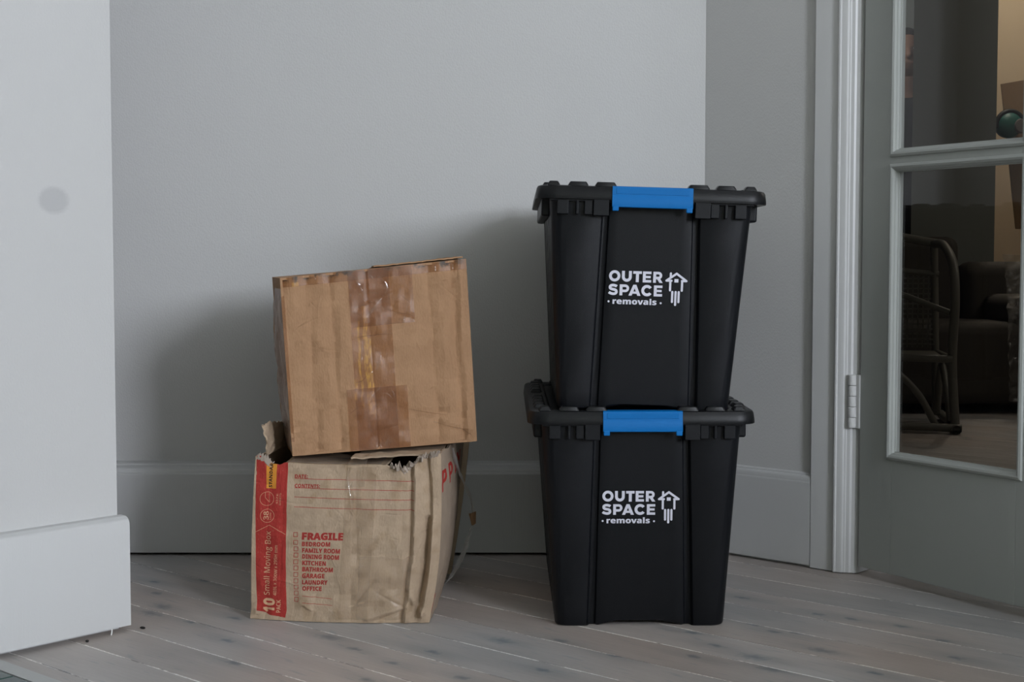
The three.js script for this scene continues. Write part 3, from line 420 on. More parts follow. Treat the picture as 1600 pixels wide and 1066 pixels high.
// --- the lower, printed moving box, open and battered
{
  const box = thing('moving_box', 'battered moving box on the floor printed with a red band and room checklist', 'cardboard box');
  const TOP = [[0, -0.001], [0.015, 0.001], [0.05, -0.003], [0.075, -0.013], [0.13, -0.0165], [0.17, -0.0125], [0.25, -0.015], [0.4, -0.0175], [0.53, -0.0185], [0.62, -0.0175], [0.72, -0.0195], [0.79, -0.0255], [0.81, -0.029], [0.83, -0.0235], [0.87, -0.012], [0.92, -0.0035], [1, 0]];
  const topY = (s) => { let i = 0; while (i < TOP.length - 2 && s > TOP[i + 1][0]) i++; const [a, ya] = TOP[i], [b, yb] = TOP[i + 1]; const rag = smooth(0.66, 0.78, s) * (1 - smooth(0.95, 1, s)) + 0.4 * (1 - smooth(0.06, 0.2, s)); return 0.290 + 0.008 * s + lerp(ya, yb, clamp((s - a) / (b - a))) + rag * (0.0030 * n2(s * 60, 3) + 0.002 * n2(s * 150, 8)); };
  const CR = ridges([[0.088, 0, 0.085, 1, -0.0012, 0.005], [0.165, 0, 0.165, 1, -0.0012, 0.006], [0.565, 0.02, 0.55, 1, -0.0016, 0.010], [0.60, 0.25, 0.575, 0.6, -0.0012, 0.006], [0.838, 0, 0.842, 1, -0.0026, 0.008], [0.865, 0, 0.866, 0.95, 0.0024, 0.010], [0.795, 0.2, 0.80, 0.9, -0.0012, 0.008], [0.915, 0.05, 0.93, 0.62, -0.0065, 0.014], [0.955, 0.05, 0.96, 0.6, 0.0040, 0.012], [0.945, 0.6, 0.93, 1, -0.003, 0.010], [0.875, 0.16, 0.955, 0.05, 0.004, 0.018], [0.85, 0.2, 0.90, 0.02, -0.003, 0.014], [0.68, 0.27, 0.60, 0.13, -0.0024, 0.008], [0.70, 0.19, 0.86, 0.09, -0.0022, 0.008], [0.66, 0.03, 0.86, 0.10, 0.0026, 0.014], [0.72, 0.02, 0.82, 0.07, -0.002, 0.010], [0.56, 0.10, 0.68, 0.15, 0.0016, 0.010], [0.28, 0.12, 0.42, 0.02, 0.0022, 0.014], [0.30, 0.09, 0.46, 0.0, -0.0016, 0.010], [0.02, 0.0, 0.10, 0.06, -0.004, 0.02], [0.0, 0.1, 0.05, 0.02, 0.003, 0.02], [0.36, 0, 0.365, 0.2, -0.0016, 0.01]]);
  const fold2 = bands([[0, 0], [0.045, 0.0004], [0.085, -0.0006], [0.165, 0.0006], [0.26, -0.0006], [0.36, 0.0006], [0.46, -0.0004], [0.555, 0.0008], [0.575, -0.0016], [0.66, 0.0010], [0.72, -0.0008], [0.79, 0.0008], [0.84, -0.0028], [0.866, 0.0022], [0.90, -0.0008], [0.925, -0.0058], [0.955, 0.0020], [1, 0]]);
  const FBL = V(-0.4585, 0.001, -2.503), FBR = V(-0.146, 0.001, -2.474), FTL = V(-0.4475, 0, -2.497), FTR = V(-0.1225, 0, -2.468), nF = V(-0.1, 0, 0.995);
  const front = (s, t) => {
    const q = FBL.clone().lerp(FBR, s).lerp(FTL.clone().lerp(FTR, s), t); q.y = lerp(0.001, topY(s), t);
    q.x += 0.011 * smooth(0.55, 1, s) * Math.sin(Math.PI * Math.pow(t, 0.8)) - 0.005 * smooth(0.4, 0, s) * Math.sin(Math.PI * t) * 0.6 - 0.0022 * (1 - smooth(0, 0.07, t)) * (s < 0.5 ? 1 : -1);
    const m = smooth(0, 0.04, Math.min(s, 1 - s, t + 0.02)); const belly = 0.016 * Math.sin(Math.PI * s) * (0.85 - 0.45 * t) - 0.006 * smooth(0.75, 1, t) * Math.sin(Math.PI * s);
    q.addScaledVector(nF, belly + m * (1.5 * CR(s, t) + fold2(s + 0.008 * n2(t * 2, s * 5)) + 0.0022 * n2(s * 5, t * 5 + 9) + 0.0009 * n2(s * 17, t * 10)));
    return q;
  };
  const RED = '#9e2c24', INK = '#9a2d27', PALE = '#c9a27f';
  const print = canvasTex(1700, 1580, (c, w, h) => {
    const im = c.createImageData(w, h), o = [0, 0, 0], f = kraft(172, 150, 126, 77); for (let y = 0; y < h; y++) for (let x = 0; x < w; x++) { f(x, y, o); const i = (y * w + x) * 4, st = smooth(0.35, 0.8, n2(x / 230, y / 300)) * 10; im.data[i] = o[0] - st; im.data[i + 1] = o[1] - st * 1.1; im.data[i + 2] = o[2] - st * 1.3; im.data[i + 3] = 255; } c.putImageData(im, 0, 0);
    const X = (x, y) => { const t = (y - 215) / 765, xl = lerp(97, 73, t), xr = lerp(946, 892, t * t) + 4; return (x - xl) / (xr - xl) * w; }, Y = (y, x = 300) => (y - lerp(206, 196, x / 940)) / lerp(776, 783, x / 940) * h;
    const poly = (pts, color) => { c.fillStyle = color; c.beginPath(); pts.forEach(([x, y], i) => i ? c.lineTo(X(x, y), Y(y, x)) : c.moveTo(X(x, y), Y(y, x))); c.closePath(); c.fill(); };
    const line = (x0, y0, x1, y1, lw, color) => { c.strokeStyle = color; c.lineWidth = lw; c.beginPath(); c.moveTo(X(x0, y0), Y(y0, x0)); c.lineTo(X(x1, y1), Y(y1, x1)); c.stroke(); };
    const fit = (s, font, x0, x1, y0, y1, color, up = false, thick = 0) => {
      c.font = font; const m = c.measureText(s), l = m.actualBoundingBoxLeft, tw = m.actualBoundingBoxRight + l, a = m.actualBoundingBoxAscent, th = a + m.actualBoundingBoxDescent;
      const ax = X(x0, (y0 + y1) / 2), bx = X(x1, (y0 + y1) / 2), ay = Y(y0, x0), by = Y(y1, x0); c.save(); c.fillStyle = c.strokeStyle = color;
      if (up) { c.translate(ax, by); c.rotate(-Math.PI / 2); c.scale((by - ay) / tw, (bx - ax) / th); } else { c.translate(ax, ay); c.scale((bx - ax) / tw, (by - ay) / th); }
      c.fillText(s, l, a); if (thick) { c.lineWidth = thick; c.lineJoin = 'round'; c.strokeText(s, l, a); } c.restore();
    };
    const B = 'bold 100px sans-serif', S = '100px sans-serif';
    poly([[103, 150], [247, 150], [243, 968], [170, 958], [103, 940]], RED);
    poly([[148, 150], [197, 150], [196, 366], [150, 366]], '#cf8a2e');
    fit('STANDARD', B, 162, 178, 232, 362, '#1c1712', true, 3);
    const circle = (x, y, r) => { c.strokeStyle = PALE; c.lineWidth = 3.5; c.beginPath(); c.ellipse(X(x, y), Y(y), X(x + r, y) - X(x, y), Y(y + r) - Y(y), 0, 0, 7); c.stroke(); };
    circle(156, 413, 32); line(148, 384, 148, 408, 3.5, PALE); line(148, 408, 166, 431, 3.5, PALE); line(166, 431, 166, 383, 3.5, PALE);
    fit('SIZE', S, 199, 207, 388, 436, PALE, true); fit('SHEETS', S, 213, 222, 386, 442, PALE, true);
    circle(158, 493, 31); fit('38', S, 141, 163, 474, 513, PALE, true, 3); fit('LITRE', S, 168, 175, 478, 512, PALE, true);
    line(98, 575, 168, 537, 3.5, PALE); line(168, 537, 245, 577, 3.5, PALE);
    fit('Small Moving Box', S, 141, 180, 566, 866, PALE, true, 0);
    fit('403L x 300W x 295H mm', S, 188, 204, 630, 866, PALE, true, 1);
    fit('10', B, 133, 188, 882, 948, PALE, true, 4); fit('PACK', S, 197, 217, 886, 946, PALE, true, 3);
    fit('DATE:', B, 281, 342, 298, 315, INK, false, 4); fit('CONTENTS:', B, 282, 400, 342, 359, INK, false, 4);
    for (const [y0, y1] of [[317, 318], [360, 362], [402, 406], [447, 452]]) line(282, y0, 828, y1, 5, INK);
    fit('FRAGILE', B, 323, 512, 566, 598, INK, false, 8);
    [['BEDROOM', 452, 609], ['FAMILY ROOM', 500, 639], ['DINING ROOM', 495, 668], ['KITCHEN', 433, 698], ['BATHROOM', 466, 727], ['GARAGE', 426, 757], ['LAUNDRY', 439, 787], ['OFFICE', 411, 817]].forEach(([s, x1, y]) => fit(s, B, 322, x1, y, y + 20, INK, false, 6));
    line(322, 862, 461, 871, 4, INK); line(322, 893, 461, 901, 4, INK);
    c.strokeStyle = INK; c.lineWidth = 5; [576, 613, 644, 673, 704, 733, 763, 793, 822, 851, 880].forEach((y) => c.strokeRect(X(283, y), Y(y - 9.5), X(301, y) - X(283, y), Y(y + 9.5) - Y(y - 9.5)));
    // rubbed ink
    c.globalAlpha = 0.5; c.fillStyle = '#a98f74'; const q = rng(5); for (let i = 0; i < 900; i++) { const x = q() * w * 0.6, y = q() * h; c.fillRect(x, y, 1 + q() * 2, 2 + q() * 16); } c.globalAlpha = 1;
  });
  const fg = sheet(front, 190, 160, 0.004); { const uv = fg.attributes.uv; for (let i = 0; i < uv.count; i++) uv.setY(i, uv.getY(i) * topY(uv.getX(i)) / 0.294); }
  mesh('front_panel', fg, std({ map: print, roughness: 0.84, bumpMap: crumpleB, bumpScale: 0.0038 }), box).userData.label = 'front printed with red band, lines and checklist';
  const BRb = V(-0.131, 0.001, -2.845), BLb = V(-0.418, 0.001, -2.895), BRt = V(-0.094, 0.292, -2.862), BLt = V(-0.408, 0.285, -2.895);
  const rim = (t0) => 0.0;
  const rightP = (s, t) => { const f = front(1, t); const bk = BRb.clone().lerp(BRt, t); bk.x += 0.004 * Math.sin(Math.PI * Math.pow(t, 0.7)); const q = f.lerp(bk, s); const k = smooth(0, 0.06, Math.min(s, 1 - s)); return q.add(V(1, 0, 0.05).multiplyScalar(0.007 * Math.sin(Math.PI * s) * Math.sin(Math.PI * clamp(t * 0.9 + 0.1)) + k * (0.0015 * n2(s * 4, t * 5 + 4) + 0.0006 * n2(s * 18, t * 14)))).add(V(0, t > 0.99 ? 0.004 * n2(s * 9, 2) * k : 0, 0)); };
  const sideTex = canvasTex(1024, 768, (c, w, h) => {
    const im = c.createImageData(w, h), o = [0, 0, 0], f = kraft(166, 146, 126, 31); for (let y = 0; y < h; y++) for (let x = 0; x < w; x++) { f(x, y, o); const i = (y * w + x) * 4; im.data[i] = o[0]; im.data[i + 1] = o[1]; im.data[i + 2] = o[2]; im.data[i + 3] = 255; } c.putImageData(im, 0, 0);
    c.fillStyle = '#b42b22'; c.font = 'bold 150px sans-serif'; const put = (s, x, y, sx, sy) => { c.save(); c.translate(x, y); c.scale(sx, sy); c.fillText(s, 0, 0); c.restore(); };
    put('P', 0, 182, 2.3, 0.92); put('P', 232, 172, 2.2, 0.86); put('L', 470, 160, 2.0, 0.78); put('Y', 640, 156, 2.2, 0.76);
    c.fillRect(20, 640, 26, 90);
  });
  mesh('side_panel', sheet(rightP, 60, 60, 0.004), std({ map: sideTex, roughness: 0.86, bumpMap: crumpleA, bumpScale: 0.003 }), box).userData.label = 'side with large red letters';
  const leftP = (s, t) => BLb.clone().lerp(BLt, t).lerp(front(0, t), s).add(V(-1, 0, 0.1).multiplyScalar(0.012 * Math.sin(Math.PI * s) * Math.sin(Math.PI * t) + 0.002 * smooth(0, 0.1, Math.min(s, 1 - s)) * n2(s * 6, t * 6)));
  mesh('side_panel', sheet(leftP, 40, 40, 0.004), cardGrey, box);
  const backP = (s, t) => V(lerp(lerp(-0.122, -0.083, t), -0.418, s) + 0.003 * Math.sin(Math.PI * t) * (1 - s), lerp(0.001, 0.290 + 0.003 * n2(s * 8, 1), t), lerp(-2.868, -2.899, s) - 0.008 * Math.sin(Math.PI * s));
  mesh('back_panel', sheet(backP, 30, 30, 0.004), cardGrey, box);
  mesh('bottom_panel', sheet((s, t) => FBL.clone().lerp(FBR, s).lerp(BLb.clone().lerp(BRb, s), t).add(V(0, 0.0055, 0)), 8, 8, 0.004), cardGrey, box);
  // flaps: one folded in from the front, one from the right, one standing at the left
  const flapIn = (s, t) => { const q = front(lerp(0.15, 0.70, s), 1); const sag = Math.sin(Math.PI * s); return q.add(V(0.012 * t, -0.0015 + 0.008 * t + 0.002 * n2(s * 5, t * 3) * t - 0.004 * sag * t, -0.004 - 0.13 * t)); };
  mesh('top_flap', sheet(flapIn, 40, 20, 0.003), cardGrey, box);
  const flapR = (s, t) => { const q = rightP(lerp(0.06, 0.8, s), 1); return q.add(V(-0.008 - 0.15 * t, -0.001 - 0.007 * t + 0.0025 * n2(s * 5 + 4, t * 4) * t, 0.012 * t)); };
  mesh('top_flap', sheet(flapR, 30, 30, 0.003), cardGrey, box);
  const flapL = (s, t) => { const q = leftP(lerp(0.95, 0.50, s), 1); const hgt = 0.060 * (0.92 - 0.25 * Math.abs(s - 0.15) + 0.05 * n2(s * 14, 5)) * t; return q.add(V(0.016 + 0.006 * t - 0.012 * t * t + 0.002 * n2(s * 7, t * 4), hgt, 0.004 * n2(s * 6, t * 3))); };
  mesh('top_flap', sheet(flapL, 30, 20, 0.0035), cardGrey, box).userData.label = 'crumpled flap standing up at the left';
  // torn, curled edges along the top of the front
  const shards = []; const q = rng(21);
  for (let i = 0; i < 11; i++) { const s0 = 0.76 + i * 0.02, w = 0.016 + 0.018 * q(), up = 0.006 + 0.010 * q(), lean = (q() - 0.35) * 0.014, tw = (q() - 0.5) * 0.012; shards.push(sheet((s, t) => { const b = front(clamp(s0 + (s - 0.5) * w * 2.2), 0.985); return b.add(V(tw * t, up * t * (0.55 + 0.6 * n2(s * 3 + i, i) ), 0.001 + lean * t + 0.004 * Math.sin(3 * s + i) * t)); }, 8, 6, 0.0016)); }
  for (let i = 0; i < 4; i++) { const s0 = 0.02 + i * 0.016, up = 0.008 + 0.006 * q(); shards.push(sheet((s, t) => front(clamp(s0 + (s - 0.5) * 0.04), 0.98).add(V(0.004 * t, up * t * (0.6 + 0.6 * n2(s * 4 + i, 9)), 0.001 - 0.012 * t * (i % 2))), 8, 6, 0.0016)); }
  mesh('torn_edge', plain(shards), std({ color: new THREE.Color(0.40, 0.33, 0.27), roughness: 0.9, bumpMap: boardBump, bumpScale: 0.0003 }), box);
  const tape = (Pf, s0, s1, t0, t1, off, mat) => mesh('packing_tape', sheet(region(Pf, s0, s1, t0, t1, off), 24, 40, 0.0002), mat, box);
  tape(front, 0.50, 0.66, 0.02, 0.985, 0.0010, clearTape); tape(front, 0.60, 0.86, 0.02, 0.42, 0.0015, clearTape); tape(flapIn, 0.05, 0.95, 0.06, 0.6, 0.0010, clearTape);
  mesh('packing_tape', sheet((s, t) => { const e = 0.86 + 0.2 * t; const p = e <= 1 ? region(front, lerp(0.50, 0.60, s), lerp(0.50, 0.60, s), e, e, 0.0022)(0, 0) : front(lerp(0.50, 0.60, s) + 0.06 * (e - 1) * 5, 1).add(V(0, 0.002 + (e - 1) * 0.20 * (0.7 + 0.6 * s), 0.002 - (e - 1) * 0.35)); return p; }, 14, 24, 0.0003), clearTape, box).userData.label = 'loose tape curling over the front edge';
  const Q = (x, y) => { const t = (y - 215) / 765, xl = lerp(97, 73, t), xr = lerp(946, 892, t * t) + 4, s = (x - xl) / (xr - xl); const yy = (1 - (y - 200) / 780) * 0.294; return [s, clamp(yy / topY(s), 0.004, 0.996)]; };
  const lift = (s, t) => region(front, s, s, t, t, 0.0019)(0, 0);
  [[[525, 290], [532, 340], [545, 400], [551, 455], [549, 500]], [[562, 518], [575, 530], [584, 532]], [[776, 682], [774, 720], [772, 765]], [[797, 690], [802, 720], [800, 790], [804, 830]], [[665, 738], [668, 780], [664, 840], [660, 905]], [[680, 740], [682, 790]], [[700, 828], [740, 862], [796, 908]], [[604, 742], [570, 800], [540, 850]], [[640, 860], [600, 880], [570, 900]], [[655, 935], [635, 960], [620, 975]], [[790, 930], [740, 950], [690, 980]], [[430, 900], [455, 925], [490, 950]]].forEach((l, i) => mesh('tape_wrinkle', ribbonAlong(lift, l.map((p) => Q(...p)), [1.7, 2.6, 2.4, 2.4, 2.0, 1.8, 1.5, 1.2, 1.5, 1.6, 1.5, 1.4][i] * 0.0026, 0.0007), wrinkleMat, box));
  // stretched strand of tape hanging at the right with a scrap of board stuck to it
  const at = (x, y, d) => { const c = Math.cos(Math.atan(123 / 2250)), s = Math.sin(Math.atan(123 / 2250)), yy = -(y - 533) / 2250, zz = -1, Y = yy * c + zz * s, Z = -yy * s + zz * c; const k = d / -Z; return V((x - 800) / 2250 * k, 0.627 + Y * k, Z * k); };
  const strand = new THREE.CatmullRomCurve3([[707, 700, 2.60], [714, 728, 2.66], [725, 755, 2.72], [735, 778, 2.76], [739, 800, 2.78], [737, 818, 2.79], [731, 842, 2.79], [725, 862, 2.79], [715, 884, 2.79], [703, 903, 2.79], [692, 916, 2.78]].map((p) => at(...p)));
  const pos = [], idx = [], N = 90; for (let i = 0; i <= N; i++) { const p = strand.getPoint(i / N), d = strand.getTangent(i / N), tw = 0.9 * n2(i * 0.05, 3), b = V(Math.cos(tw), 0, Math.sin(tw)).cross(d).cross(d).normalize(); const w = 0.0026 + 0.0022 * smooth(0.55, 0.66, i / N) * (1 - smooth(0.8, 0.9, i / N)) + 0.0012 * n2(i * 0.2, 8); for (const k of [-1, 0, 1]) { const z = p.clone().addScaledVector(b, k * w).add(V(0, 0, k ? 0 : 0.0014 + 0.0008 * n2(i, 2))); pos.push(z.x, z.y, z.z); } }
  for (let i = 0; i < N; i++) for (let k = 0; k < 2; k++) { const a = i * 3 + k; idx.push(a, a + 1, a + 4, a, a + 4, a + 3); }
  let sg = new THREE.BufferGeometry(); sg.setAttribute('position', new THREE.Float32BufferAttribute(pos, 3)); sg.setIndex(idx); sg = sg.toNonIndexed(); sg.computeVertexNormals();
  const st = mesh('tape_strand', sg, phys({ color: new THREE.Color(0.62, 0.60, 0.58), transmission: 0.55, thickness: 0, roughness: 0.3, side: THREE.DoubleSide }), box); st.userData.label = 'twisted strand of clear tape hanging down';
  const sc = at(738, 812, 2.782); mesh('cardboard_scrap', sheet((s, t) => sc.clone().add(V((s - 0.5) * 0.013 * (0.6 + t * 0.5) + 0.003 * (1 - t), (t - 0.5) * 0.024 + 0.004 * s, 0.004 * Math.sin(4 * s) + 0.003 * t)), 8, 8, 0.0012), cardTan, st);
}
// ---------------------------------------------------------------- low sofa out of the frame at the right, which shades the floor before the door
{
  const sofa = thing('settee', 'dark grey settee standing out of view to the right of the door', 'sofa', fromRoom(0.25, 0, -1.85).toArray(), -A);
  const m = std({ color: new THREE.Color(0.07, 0.068, 0.065), roughness: 0.9, bumpMap: boardBump, bumpScale: 0.0005 });
  mesh('settee_base', rbox(0.78, 0.20, 1.2, 0.04, 0, 0.20, 0), m, sofa); mesh('seat_cushion', rbox(0.66, 0.14, 0.94, 0.05, -0.05, 0.365, 0), m, sofa); mesh('settee_back', rbox(0.16, 0.36, 1.2, 0.06, 0.32, 0.42, 0), m, sofa);
  for (const z of [-0.54, 0.54]) mesh('settee_arm', rbox(0.76, 0.24, 0.13, 0.05, 0, 0.38, z), m, sofa);
  for (const x of [-0.33, 0.33]) for (const z of [-0.52, 0.52]) mesh('settee_leg', new THREE.CylinderGeometry(0.022, 0.016, 0.102, 12).translate(x, 0.051, z), M.dark, sofa);
}
// ---------------------------------------------------------------- dark room seen through the glass
const at = (px, py, d) => { const f = Math.atan(123 / 2250), c = Math.cos(f), s = Math.sin(f), yy = -(py - 533) / 2250, Y = yy * c - s, Z = -yy * s - c; const k = d / -Z; return V((px - 800) / 2250 * k, 0.627 + Y * k, -d); };   // a point at distance d seen at a place of the photograph, for measuring
const hallPaint = wallPaint(new THREE.Color(0.18, 0.185, 0.165)), creamPaint = wallPaint(new THREE.Color(0.66, 0.53, 0.37));
struct('wall_hall', plain([boxAt(-2.2, 1.705, 0, H, -6.7, -6.6), (() => { const g = extrudeProfile([[1.823, 6.6], [2.205, 6.6], [2.232, 6.7], [1.854, 6.7]], H); g.rotateX(-Math.PI / 2); return g; })(), boxAt(2.62, 5, 0, H, -6.7, -6.6), boxAt(1.705, 1.823, 2.4, H, -6.7, -6.6), boxAt(2.205, 2.62, 2.4, H, -6.7, -6.6)].map((g) => worldUV(g))), hallPaint, 'dark hall wall with two openings', false);
struct('wall_far', worldUV(boxAt(2.70, 5, 0, H, -8.55, -8.4)), creamPaint, 'cream wall beyond the hall', false);
struct('wall_beyond', worldUV(boxAt(-2.2, 2.70, 0, H, -8.55, -8.4)), wallPaint(new THREE.Color(0.5, 0.53, 0.51)), null, false);
{ const g = boxAt(-0.03, 0.03, 0, H, -1.80, 0); g.rotateY(-Math.atan2(0.58, 1.70)); g.translate(2.185, 0, -6.70); struct('wall_divide', worldUV(g), hallPaint, null, false); }
struct('wall_outer', plain([boxAt(5, 5.15, 0, H, -8.6, 0.7), boxAt(-2.35, -2.2, 0, H, -8.6, -2.9)].map((g) => worldUV(g))), hallPaint, null, false);
struct('trim_2', boxAt(2.985, 3.0, 0, 2.6, -8.4, -8.385), creamPaint, null, false);
{ // lamps of the two rooms, outside the view
  const lampRoom = (x, y, z, color, power) => { const l = thing('ceiling_lamp', 'round opal ceiling lamp in the far room', 'lamp', [x, y, z]); const m = std({ color: 0xfff4e0, emissive: color, emissiveIntensity: 2, roughness: 0.5 }); mesh('lamp_globe', new THREE.SphereGeometry(0.09, 24, 16), m, l); const rod = new THREE.CylinderGeometry(0.008, 0.008, H - y - 0.088, 10); rod.translate(0, (H - y + 0.088) / 2, 0); mesh('lamp_rod', rod, M.trim, l); const p = new THREE.PointLight(color, power, 0, 2); p.shadow.radius = 4; p.castShadow = true; l.add(p); return l; };
  lampRoom(2.56, 3.05, -7.35, new THREE.Color(1, 0.90, 0.76), 2.6).userData.label = 'opal lamp lighting the cream wall';
  lampRoom(3.6, 2.5, -5.0, new THREE.Color(1, 0.93, 0.82), 1.3).userData.label = 'opal lamp lighting the hall dimly';
  lampRoom(1.2, 2.2, -7.0, new THREE.Color(1, 0.97, 0.92), 0.65).userData.label = 'opal lamp above the standing person';
}
{ // low dark sofa wrapped in film, behind the cane chair
  const sofa = thing('sofa', 'dark brown sofa wrapped in clear film behind the cane chair', 'sofa', [2.08, 0, -6.22]);
  const m = std({ color: new THREE.Color(0.055, 0.045, 0.035), roughness: 0.8, bumpMap: boardBump, bumpScale: 0.0006 });
  mesh('sofa_base', rbox(1.5, 0.34, 0.62, 0.05, 0, 0.21, 0), m, sofa); mesh('sofa_back', rbox(0.62, 0.44, 0.18, 0.05, -0.42, 0.52, -0.2), m, sofa); mesh('sofa_back', rbox(0.84, 0.30, 0.2, 0.06, 0.32, 0.48, -0.18), m, sofa);
  mesh('sofa_arm', rbox(0.18, 0.34, 0.62, 0.06, 0.66, 0.42, 0.01), m, sofa); mesh('sofa_cushion', rbox(0.6, 0.14, 0.5, 0.05, 0.28, 0.42, 0.06), m, sofa);
  for (const x of [-0.68, 0.68]) for (const z of [-0.26, 0.26]) mesh('sofa_leg', new THREE.CylinderGeometry(0.02, 0.016, 0.05, 10).translate(x, 0.025, z), m, sofa);
  mesh('plastic_film', sheet((s, t) => V(lerp(-0.05, 0.86, s), lerp(0.06, 0.66, t) - 0.04 * s * t, 0.36 + 0.02 * n2(s * 6, t * 9) + 0.012 * n2(s * 22, t * 14) - 0.1 * t * t), 70, 60, 0.001), clearTape, sofa);
  const streaks = []; const q = rng(9); for (let i = 0; i < 46; i++) { const x = 0.02 + q() * 0.28, y = 0.12 + q() * 0.42, L = 0.05 + q() * 0.14, a = (q() - 0.62) * 0.9; streaks.push(tube([V(x, y, 0.385), V(x + L * 0.5 * Math.cos(a), y + L * 0.5 * Math.sin(a), 0.39 + 0.004 * q()), V(x + L * Math.cos(a), y + L * Math.sin(a), 0.385)], 0.0009 + 0.0011 * q(), 8, 5)); }
  mesh('film_fold', plain(streaks), wrinkleMat, sofa);
}
{ // cane armchair
  const chair = thing('cane_chair', 'low cane armchair with bent frame and woven panels behind the glass', 'chair', [1.37, 0, -5.5], -0.2);
  const cm = std({ color: new THREE.Color(0.15, 0.14, 0.115), roughness: 0.5 });
  for (const s of [-1, 1]) {
    const z = 0.1, x = s * 0.27; const K = (a, b, c) => V(a + x, b, c);
    mesh('side_frame', tube([K(-0.02 * s, 0.70, -0.24), K(0, 0.69, -0.05), K(0.02 * s, 0.62, 0.10), K(0.025 * s, 0.50, 0.15), K(0.02 * s, 0.26, 0.13), K(0.03 * s, 0.03, 0.17)], 0.017, 60, 10), cm, chair);
    mesh('runner', tube([K(0.03 * s, 0.018, 0.24), K(0.03 * s, 0.018, 0), K(0.02 * s, 0.022, -0.3)], 0.017, 30, 10), cm, chair);
    mesh('arch_brace', tube([K(0.02 * s, 0.03, 0.10), K(0.01 * s, 0.16, 0.02), K(0, 0.235, -0.06), K(0, 0.16, -0.15), K(0, 0.03, -0.22)], 0.013, 40, 8), cm, chair);
    mesh('rear_leg', tube([K(-0.02 * s, 0.70, -0.24), K(-0.01 * s, 0.35, -0.25), K(0, 0.02, -0.27)], 0.015, 24, 8), cm, chair);
    mesh('seat_rail', tube([K(0.02 * s, 0.27, 0.13), K(0, 0.27, -0.24)], 0.013, 8, 8), cm, chair);
  }
  const F = (pts, r) => tube(pts.map((p) => V(...p)), r, 40, 8);
  mesh('arch_brace', F([[-0.25, 0.03, 0.17], [-0.2, 0.15, 0.17], [-0.08, 0.245, 0.17], [0.06, 0.235, 0.17], [0.16, 0.15, 0.17], [0.23, 0.03, 0.17]], 0.013), cm, chair); mesh('front_rail', F([[-0.27, 0.27, 0.14], [0, 0.275, 0.15], [0.29, 0.27, 0.14]], 0.014), cm, chair); mesh('front_runner', F([[-0.3, 0.03, 0.2], [0, 0.028, 0.21], [0.32, 0.02, 0.2]], 0.015), cm, chair);
  mesh('back_rail', F([[-0.27, 0.70, -0.24], [0, 0.74, -0.26], [0.27, 0.70, -0.24]], 0.017), cm, chair); mesh('back_rail', F([[-0.27, 0.58, -0.24], [0, 0.6, -0.25], [0.27, 0.58, -0.24]], 0.012), cm, chair); mesh('diagonal_brace', F([[-0.26, 0.66, -0.2], [0, 0.55, 0.0], [0.28, 0.44, 0.14]], 0.012), cm, chair);
  const weave = []; for (let i = 0; i < 26; i++) { const x = -0.25 + i * 0.02; weave.push(boxAt(x, x + 0.006, 0.29, 0.58, -0.246, -0.243)); } for (let i = 0; i < 15; i++) { const y = 0.3 + i * 0.02; weave.push(boxAt(-0.26, 0.26, y, y + 0.006, -0.243, -0.240)); }
  const w = mesh('woven_panel', plain(weave), cm, chair); w.userData.kind = 'stuff';
  mesh('seat_panel', rbox(0.52, 0.012, 0.38, 0.004, 0, 0.272, -0.05), cm, chair);
}
